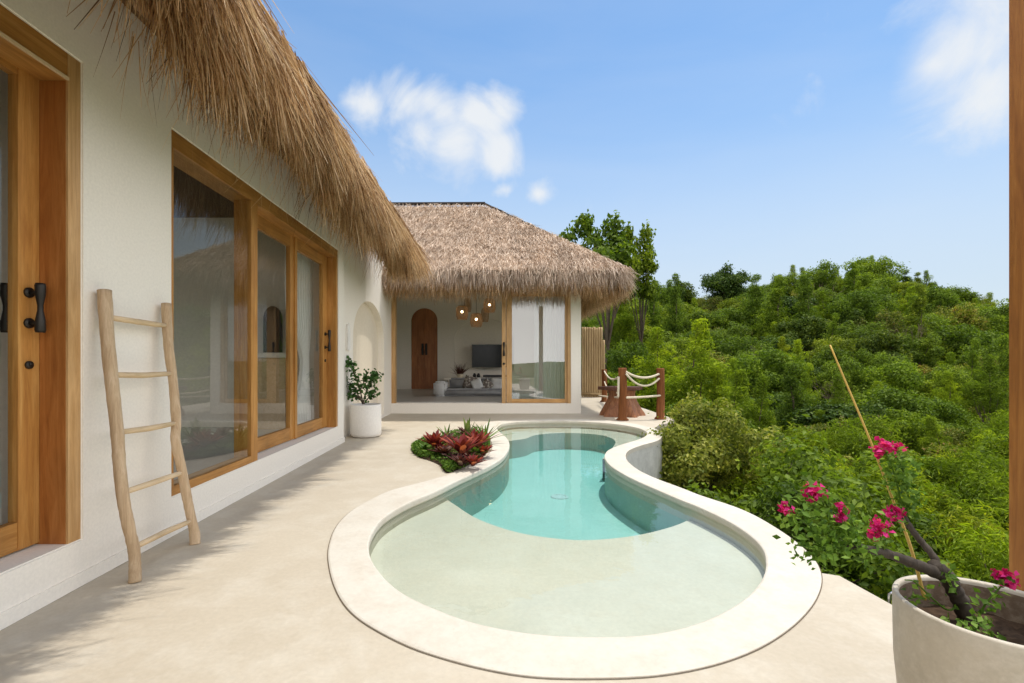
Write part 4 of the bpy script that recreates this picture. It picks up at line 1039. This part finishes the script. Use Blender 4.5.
for bx, by, L_, mt, lb in ((448,445,.26,'brom_dark','dark maroon bromeliad behind the large crimson one'),(483,455,.24,'brom_red','small red bromeliad at the right tip of the planting bed'),
    (466,438,.28,'brom_dark','purplish bromeliad at the back of the planting bed near the green blades'),(440,452,.2,'brom_red','small reddish bromeliad between the left and middle ones'),(461,466,.2,'brom_dark','smallest dark bromeliad at the front corner of the bed'),(473,466,.22,'brom_red','low red bromeliad touching the coping at the front right of the bed'),(474,441,.30,'brom_red','upright reddish bromeliad behind the green blades')):
    rosette('bromeliad', bx, by, .05, 20, L_, .05, M[mt], lb, .85, .35)
rosette('snake_plant', 468,444,.05, 9,.42,.075, M['brom_green'], 'upright broad green leaves at the back of the planting bed', .12,.15, 'plant', None)
rosette('fern', 485,441,.05, 16,.50,.028, M['brom_green'], 'spiky green frond plant leaning over the pool coping', 1.0,.25, 'plant', None)
rosette('fern', 447,440,.03, 14,.34,.028, M['brom_green'], 'small dark green spiky plant behind the left red bromeliad', .8,.3, 'plant', None)
rosette('leafy_plant', 476,457,.03, 20,.26,.07, M['brom_green'], 'olive green leafy plant against the inner side of the coping', .8,.5, 'plant', None)
rosette('leafy_plant', 424,453,.0, 26,.22,.05, M['moss'], 'bright green low leafy clump at the left tip of the bed', 1.0,.5, 'plant', None)

# ------------------------------------------------------------------ bamboo fence, rope railing, root table
bf = empty('bamboo_fence', (3.5, 16.8, 0), 'fence of upright bamboo canes beside the guest house', 'fence')
FY = 16.8
k = 0; px = 582.5
while px < 604:
    X = (px-491)*FY/F; top = 1.2+(34+random.uniform(-.8,1.2))*FY/F
    if px > 602: top = 1.2+22*FY/F
    bm = bmesh.new(); r_ = random.uniform(.036,.044); zz_ = 0.0; pr = []; rd = []
    while zz_ < top: pr += [(X,FY,zz_),(X+.002,FY,zz_+.012)]; rd += [r_*1.07, r_]; zz_ += random.uniform(.28,.36)
    pr.append((X,FY,top)); rd.append(r_); tube(bm, pr, rd, 10); build('cane', bm, M['bamboo'], bf, True); px += 2.35; k += 1
bm = bmesh.new(); tube(bm, [(3.05,FY-.08,.12),(3.98,FY-.08,.10)], .035, 8); tube(bm, [(3.05,FY+.08,1.9),(3.9,FY+.08,1.9)], .03, 8); build('cross_cane', bm, M['bamboo'], bf, True)
rr_ = empty('rope_railing', (3.1, 11, 0), 'reddish wooden posts joined by sagging white ropes at the far deck corner', 'railing')
def rpost(x, y, h, r):
    bm = bmesh.new(); tube(bm, [(x,y,0),(x,y,.02),(x,y,.05),(x+.01,y,h*.5),(x,y,h-.02),(x,y,h)], [r*1.5,r*1.5,r*1.05,r,r*1.02,r*.9], 14); return build('post', bm, M['rail_wood'], rr_, True)
p1 = (2.71,10.1); p2 = (3.56,10.3); p0 = (3.42,14.8)
rpost(*p1,1.08,.084); rpost(*p2,1.07,.082); rpost(*p0,.98,.08)
def rope(a_, b_, sag, r=.02):
    a_, b_ = Vector(a_), Vector(b_); pts = []
    for k in range(17): t = k/16; pts.append(a_.lerp(b_, t)-Vector((0,0,sag*4*t*(1-t))))
    bm = bmesh.new(); tube(bm, pts, r, 8); build('rope', bm, M['rope'], rr_, True)
rope((p1[0]+.05,p1[1]-.06,1.0),(p2[0]-.05,p2[1]-.06,.95),.10,.024); rope((p1[0]+.05,p1[1]-.09,.96),(p2[0]-.05,p2[1]-.08,.86),.20,.02); rope((p1[0]+.05,p1[1]-.05,.47),(p2[0]-.02,p2[1]-.06,.50),.01,.022)
rope((p0[0],p0[1],.93),(p1[0]-.05,p1[1]+.05,.90),.14,.022); rope((p0[0],p0[1],.62),(p1[0]-.05,p1[1]+.05,.60),.18,.02); rope((p1[0]-.09,p1[1]-.04,.9),(p1[0]-.10,p1[1]-.04,.48),0,.024)
rope((3.0,13.6,.27),(p1[0]-.05,p1[1],.47),.01,.02)
rt = empty('root_table', (2.95,10.9,0), 'flared reddish root wood table with a dark slab top behind the rope railing post', 'table')
bm = bmesh.new(); cxx, cyy = 2.92, 10.95; n = 40; prof = [(.42,.0),(.40,.06),(.34,.18),(.27,.34),(.24,.48),(.27,.58)]; rings=[]
for r_, z_ in prof:
    rings.append([bm.verts.new((cxx+r_*(1+.20*math.sin(5*a_+1)*(1-z_)+.10*math.sin(9*a_+z_*4))*math.cos(a_)*1.05, cyy+r_*(1+.20*math.sin(5*a_+1)*(1-z_)+.1*math.sin(9*a_+z_*4))*math.sin(a_)*.8, z_)) for a_ in [2*math.pi*k/n for k in range(n)]])
for A, B in zip(rings, rings[1:]):
    for k in range(n): bm.faces.new((A[k],A[(k+1)%n],B[(k+1)%n],B[k]))
build('root_base', bm, M['stump'], rt, True)
bm = bmesh.new(); sl = [(cxx+(.46+.04*math.sin(3*a_)+.03*math.sin(7*a_))*math.cos(a_)-.02, cyy+(.32+.03*math.sin(5*a_))*math.sin(a_)) for a_ in [2*math.pi*k/40 for k in range(40)]]
plate(bm, [sl], lambda a,b:(a,b,.58), lambda a,b:(a,b,.65)); build('table_top', bm, M['slab'], rt, bevel=.01)
tb = P(664, 427, 9.6)
bm = bmesh.new(); lathe(bm, [(0,-.20),(.12,-.20),(.155,-.05),(.175,0),(.16,0),(.14,-.08),(0,-.12)], (3.42,9.17,-.03), 28); o = build('black_basin', bm, M['black'], None, True); tag(o, 'round black basin half hidden below the deck corner by the railing', 'basin')

# ------------------------------------------------------------------ right post, big planter, bougainvillea
bm = bmesh.new(); box(bm, 2.072, 2.232, 1.80, 1.96, -.3, 3.6)
o = build('timber_post', bm, M['post'], None, bevel=.012, seg=3); tag(o, 'tall orange brown timber post at the right edge of the deck', 'post')
h_ = .72; pc = Vector((1.47, 1.43, 0)); zr = EYE-h_; Rp_ = .232
pl = empty('concrete_planter', pc, 'large round beige concrete planter at the right front corner of the deck', 'planter')
bm = bmesh.new(); Rr = Rp_
lathe(bm, [(0,.003),(Rr*.80,.003),(Rr*.86,.02),(Rr*.93,.12),(Rr*.99,.28),(Rr*1.0,zr-.05),(Rr*1.0,zr-.006),(Rr*.99,zr),(Rr*.945,zr),(Rr*.93,zr-.006),(Rr*.928,zr-.014)], pc, 72)
build('pot', bm, M['pot_stone'], pl, True)
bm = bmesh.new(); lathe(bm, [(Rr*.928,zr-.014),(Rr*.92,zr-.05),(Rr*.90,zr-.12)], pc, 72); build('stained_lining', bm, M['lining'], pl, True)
bm = bmesh.new(); rings = []
for r_ in np.linspace(0,1,9)[1:]:
    rings.append([bm.verts.new((pc.x+Rr*.91*r_*math.cos(a_), pc.y+Rr*.91*r_*math.sin(a_), zr-.095+random.uniform(-.006,.006)+.012*(1-r_))) for a_ in [2*math.pi*k/40 for k in range(40)]])
c0 = bm.verts.new((pc.x,pc.y,zr-.08))
for k in range(40): bm.faces.new((c0, rings[0][k], rings[0][(k+1)%40]))
for A, B in zip(rings, rings[1:]):
    for k in range(40): bm.faces.new((A[k],A[(k+1)%40],B[(k+1)%40],B[k]))
build('soil', bm, M['soil'], pl, True)
bg = empty('bougainvillea', (1.50,1.55,.40), 'bougainvillea with gnarled dark stem and magenta blossoms growing in the concrete planter', 'plant')
def branch(pts, r0, r1, mat=M['barkdark'], name='branch', n=9):
    q = [P(*p) for p in pts]; c = [Vector(p) for p in catmull([tuple(p) for p in q], 6, False)]
    r_ = np.linspace(r0, r1, len(c))*(1+.10*np.sin(np.arange(len(c))*1.9)); bm = bmesh.new(); tube(bm, c, list(r_), n)
    o = build(name, bm, mat, bg, True); return c
trunk = branch([(968,624,1.53),(961,603,1.52),(953,588,1.52),(945,574,1.51),(934,566,1.50)], .024,.020, name='trunk')
b1 = branch([(946,577,1.51),(925,568,1.49),(905,560,1.47),(885,553,1.45),(862,548,1.43),(846,545,1.42)], .019,.008)
b2 = branch([(942,570,1.51),(930,552,1.53),(918,538,1.55),(908,524,1.56),(903,515,1.56)], .011,.008)
twigs = [[(903,515,1.56),(900,497,1.57),(893,470,1.58),(884,449,1.58)],[(862,548,1.43),(852,540,1.42),(846,525,1.41),(842,513,1.41)],[(850,546,1.42),(832,535,1.41),(818,510,1.42),(812,492,1.42)],
 [(832,535,1.41),(812,527,1.41),(795,515,1.41),(784,509,1.42)],[(885,553,1.45),(880,540,1.46),(880,529,1.46)],[(908,524,1.56),(900,518,1.55),(894,514,1.54)],[(846,545,1.42),(825,548,1.41),(808,547,1.40),(795,545,1.40)],
 [(905,515,1.57),(908,495,1.58),(903,470,1.58),(897,458,1.58)],[(975,625,1.45),(985,605,1.43),(998,590,1.42),(1006,580,1.42)],[(960,603,1.52),(948,610,1.50),(930,596,1.48),(915,582,1.47),(905,580,1.46)],[(960,600,1.52),(951,585,1.48),(948,575,1.46),(955,568,1.45)]]
tw = []
for t_ in twigs: tw.append(branch(t_, .0035,.0018, M['boug_leaf'], 'twig', 5))
lp = []; ln_ = []
def addl(c, n, s, lo=.15):
    for _ in range(n):
        p = c[int(len(c)*random.uniform(lo,1))-1]; lp.append(np.array(p)+RNG.normal(0,s,3)); ln_.append(RNG.normal(0,.7,3)+[0,-.5,.7])
for i, c in enumerate(tw): addl(c, [110,50,110,95,50,20,80,190,50,16,20][i], [.020,.022,.024,.024,.020,.012,.024,.022,.018,.014,.014][i])
for c in (b1[24:],): addl(c, 60, .022, .2)
for px_, py_, Y_, n_, s_ in ((935,628-0,1.38,0,.02),(990,644,1.33,0,.02),(825,546,1.41,60,.028),(843,528,1.42,60,.026)):
    for _ in range(n_): lp.append(np.array(P(px_,py_,Y_))+RNG.normal(0,s_,3)); ln_.append(RNG.normal(0,.7,3)+[0,-.4,.8])
c_ = P(978,628,1.40)
for _ in range(60): lp.append(np.array(c_)+RNG.normal(0,1,3)*[.035,.03,.010]); ln_.append(RNG.normal(0,.4,3)+[0,-.5,1.2])
for _ in range(16): lp.append(np.array(P(914,600,1.50))+RNG.normal(0,.015,3)); ln_.append(RNG.normal(0,.7,3)+[0,-.4,.8])
Vv, idx = leaf_cards(np.array(lp), np.array(ln_), np.full(len(lp),.0235), .62, .3, .5); npmesh('leaves', Vv, 3, idx, M['boug_leaf'], bg)
fl = [(884,447,1.58,9,34),(897,446,1.58,6,18),(878,453,1.58,6,16),(812,491,1.42,10,36),(820,493,1.42,6,14),(785,508,1.42,7,24),(842,509,1.41,6,16),(840,518,1.41,6,14),(880,527,1.46,9,34),(873,533,1.46,6,16),(893,514,1.54,8,34),(898,512,1.54,6,16),(1004,576,1.42,9,36),(1012,582,1.42,7,22)]
for (px_, py_, Y_, sp, n_) in fl:
    c = np.array(P(px_,py_,Y_)); n_ = int(n_*1.9); pts = c + RNG.normal(0,1,(n_,3))*sp*.42*Y_/F; nn = RNG.normal(0,.6,(n_,3))+[0,-.6,.5]
    Vv, idx = leaf_cards(pts, nn, np.full(n_,.0165), .85, .6, .7); npmesh('blossom', Vv, 3, idx, M['boug_pink'], bg)
dc_ = [P(925,600,1.56), P(910,545,1.60), P(893,500,1.63), P(868,435,1.67), P(830,345,1.74)]
bm = bmesh.new(); c = [Vector(p) for p in catmull([tuple(p) for p in dc_], 6, False)]; tube(bm, c, list(np.linspace(.0055,.0028,len(c))), 7)
o = build('dry_cane', bm, M['cane'], None, True); tag(o, 'thin yellow cane sticking up out of the concrete planter', 'cane')
bm = bmesh.new(); ck = G(890,597,.0); tube(bm, [(2.0,2.46,-.02),(2.0,2.46,.035),(2.03,2.46,.05),(2.05,2.46,.03),(2.05,2.46,-.02)], .007, 8); o = build('steel_hook', bm, M['chrome'], None, True); tag(o, 'small steel hook on the deck edge beside the concrete planter', 'hook')

# ------------------------------------------------------------------ sky and sun
w = bpy.data.worlds.new('World'); sc.world = w; w.use_nodes = True; nt = w.node_tree; nt.nodes.clear()
out = nt.nodes.new('ShaderNodeOutputWorld'); bgn = nt.nodes.new('ShaderNodeBackground'); sky = nt.nodes.new('ShaderNodeTexSky')
sd = Vector((.20,.17,1.0)).normalized()
sky.sky_type = 'NISHITA'; sky.sun_disc = False; sky.sun_elevation = math.asin(sd.z); sky.sun_rotation = math.atan2(sd.x, sd.y)
sky.air_density = 1.0; sky.dust_density = .4; sky.ozone_density = 3.0
bgn.inputs[1].default_value = .15
tc = nt.nodes.new('ShaderNodeTexCoord')
def vdir(px, py): return Vector(((px-PX0)/F, 1, (PY0-py)/F)).normalized()
clouds = [(410,105,.075),(435,102,.06),(480,112,.05),(500,108,.045),(420,148,.06),(455,152,.08),(495,152,.055),(360,108,.035),(545,190,.035),(505,190,.028),(965,50,.09),(1000,30,.11),(1000,75,.085),(935,60,.045),(370,108,.05)]
acc = None
wn = nt.nodes.new('ShaderNodeTexNoise'); wn.inputs['Scale'].default_value = 9; wn.inputs['Detail'].default_value = 5; nt.links.new(tc.outputs['Generated'], wn.inputs['Vector'])
wv = nt.nodes.new('ShaderNodeVectorMath'); wv.operation = 'MULTIPLY_ADD'; nt.links.new(wn.outputs['Color'], wv.inputs[0]); wv.inputs[1].default_value = (.08,.08,.08)
wo = nt.nodes.new('ShaderNodeVectorMath'); wo.operation = 'SUBTRACT'; nt.links.new(tc.outputs['Generated'], wo.inputs[0]); wo.inputs[1].default_value = (.04,.04,.04); nt.links.new(wo.outputs[0], wv.inputs[2])
vn = noise(nt, tc.outputs['Generated'], 7, 8, .6, .5)
for px_, py_, r_ in clouds:
    d_ = vdir(px_, py_); dp = nt.nodes.new('ShaderNodeVectorMath'); dp.operation = 'DISTANCE'; nt.links.new(wv.outputs[0], dp.inputs[0]); dp.inputs[1].default_value = d_
    mr = nt.nodes.new('ShaderNodeMapRange'); mr.inputs['From Min'].default_value = r_*1.5; mr.inputs['From Max'].default_value = 0; mr.clamp = True; nt.links.new(dp.outputs['Value'], mr.inputs['Value'])
    if acc is None: acc = mr.outputs[0]
    else:
        mm = nt.nodes.new('ShaderNodeMath'); mm.operation = 'SMOOTH_MAX'; mm.inputs[2].default_value = .25; nt.links.new(acc, mm.inputs[0]); nt.links.new(mr.outputs[0], mm.inputs[1]); acc = mm.outputs[0]
n2 = nt.nodes.new('ShaderNodeMath'); n2.operation = 'MULTIPLY_ADD'; n2.inputs[1].default_value = 1.5; n2.inputs[2].default_value = -.92; nt.links.new(vn, n2.inputs[0])
ad_ = nt.nodes.new('ShaderNodeMath'); ad_.operation = 'ADD'; nt.links.new(acc, ad_.inputs[0]); nt.links.new(n2.outputs[0], ad_.inputs[1])
mr = nt.nodes.new('ShaderNodeMapRange'); mr.interpolation_type = 'SMOOTHSTEP'; mr.inputs['From Min'].default_value = .06; mr.inputs['From Max'].default_value = .85; mr.inputs['To Max'].default_value = .95; nt.links.new(ad_.outputs[0], mr.inputs['Value'])
# thin high veil, denser low in the sky
vm = nt.nodes.new('ShaderNodeMapping'); vm.inputs['Scale'].default_value = (1.2,1.2,5); nt.links.new(tc.outputs['Generated'], vm.inputs[0])
vv = noise(nt, vm.outputs[0], 1.6, 7, .55, .6)
veil = nt.nodes.new('ShaderNodeMapRange'); veil.inputs['From Min'].default_value = .35; veil.inputs['From Max'].default_value = .75; veil.inputs['To Min'].default_value = .0; veil.inputs['To Max'].default_value = .10; nt.links.new(vv, veil.inputs['Value'])
mxf = nt.nodes.new('ShaderNodeMath'); mxf.operation = 'MAXIMUM'; nt.links.new(mr.outputs[0], mxf.inputs[0]); nt.links.new(veil.outputs[0], mxf.inputs[1])
sxx = nt.nodes.new('ShaderNodeSeparateXYZ'); nt.links.new(tc.outputs['Generated'], sxx.inputs[0])
hz_ = nt.nodes.new('ShaderNodeMapRange'); hz_.interpolation_type = 'SMOOTHSTEP'; hz_.inputs['From Min'].default_value = .56; hz_.inputs['From Max'].default_value = .06; hz_.inputs['To Max'].default_value = .85; nt.links.new(sxx.outputs['Z'], hz_.inputs['Value'])
base = mixc(nt, sky.outputs[0], (.74,.90,.93), 1.0, 'MULTIPLY')
base = mixc(nt, base, (3.25,3.6,4.0), hz_.outputs[0])
col = mixc(nt, base, (4.2,4.35,4.5), mxf.outputs[0])
# unseen bright clouds added overhead and behind the viewer as fill light
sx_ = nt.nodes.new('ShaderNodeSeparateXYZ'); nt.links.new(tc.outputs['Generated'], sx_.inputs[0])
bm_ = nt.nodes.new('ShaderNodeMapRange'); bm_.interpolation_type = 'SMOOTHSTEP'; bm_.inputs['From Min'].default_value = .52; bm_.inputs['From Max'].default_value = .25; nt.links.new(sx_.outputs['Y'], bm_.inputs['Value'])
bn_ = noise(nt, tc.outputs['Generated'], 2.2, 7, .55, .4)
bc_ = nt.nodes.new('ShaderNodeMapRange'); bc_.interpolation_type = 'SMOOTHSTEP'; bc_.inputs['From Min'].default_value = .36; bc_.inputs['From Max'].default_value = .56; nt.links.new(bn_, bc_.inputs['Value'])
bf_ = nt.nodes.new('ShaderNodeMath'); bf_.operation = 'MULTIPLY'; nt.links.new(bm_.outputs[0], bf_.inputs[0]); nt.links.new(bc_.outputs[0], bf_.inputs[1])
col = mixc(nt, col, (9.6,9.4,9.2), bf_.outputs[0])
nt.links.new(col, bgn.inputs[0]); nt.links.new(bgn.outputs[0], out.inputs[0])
sl_ = bpy.data.lights.new('sun', 'SUN'); sl_.energy = 2.6; sl_.angle = R(.55); sl_.color = (1,.955,.88)
so = bpy.data.objects.new('sun', sl_); C.objects.link(so); so.rotation_euler = (-sd).to_track_quat('-Z','Y').to_euler(); so.location = (5,5,20)

# ------------------------------------------------------------------ camera and render settings
cam = bpy.data.cameras.new('camera'); co = bpy.data.objects.new('camera', cam); C.objects.link(co); sc.camera = co
cam.sensor_width = 36; cam.lens = F/1024*36; cam.shift_x = (512-PX0)/1024; cam.shift_y = (PY0-341.5)/1024
co.location = (0,0,EYE); co.rotation_euler = (R(90),0,0); cam.clip_start = .05; cam.clip_end = 4000
sc.view_settings.view_transform = 'Standard'; sc.view_settings.look = 'None'; sc.view_settings.exposure = 0.45; sc.view_settings.gamma = 1
sc.render.engine = 'CYCLES'; cy = sc.cycles; cy.use_denoising = True
cy.max_bounces = 10; cy.diffuse_bounces = 5; cy.transparent_max_bounces = 16; cy.caustics_reflective = False; cy.caustics_refractive = False
cy.sample_clamp_indirect = 6
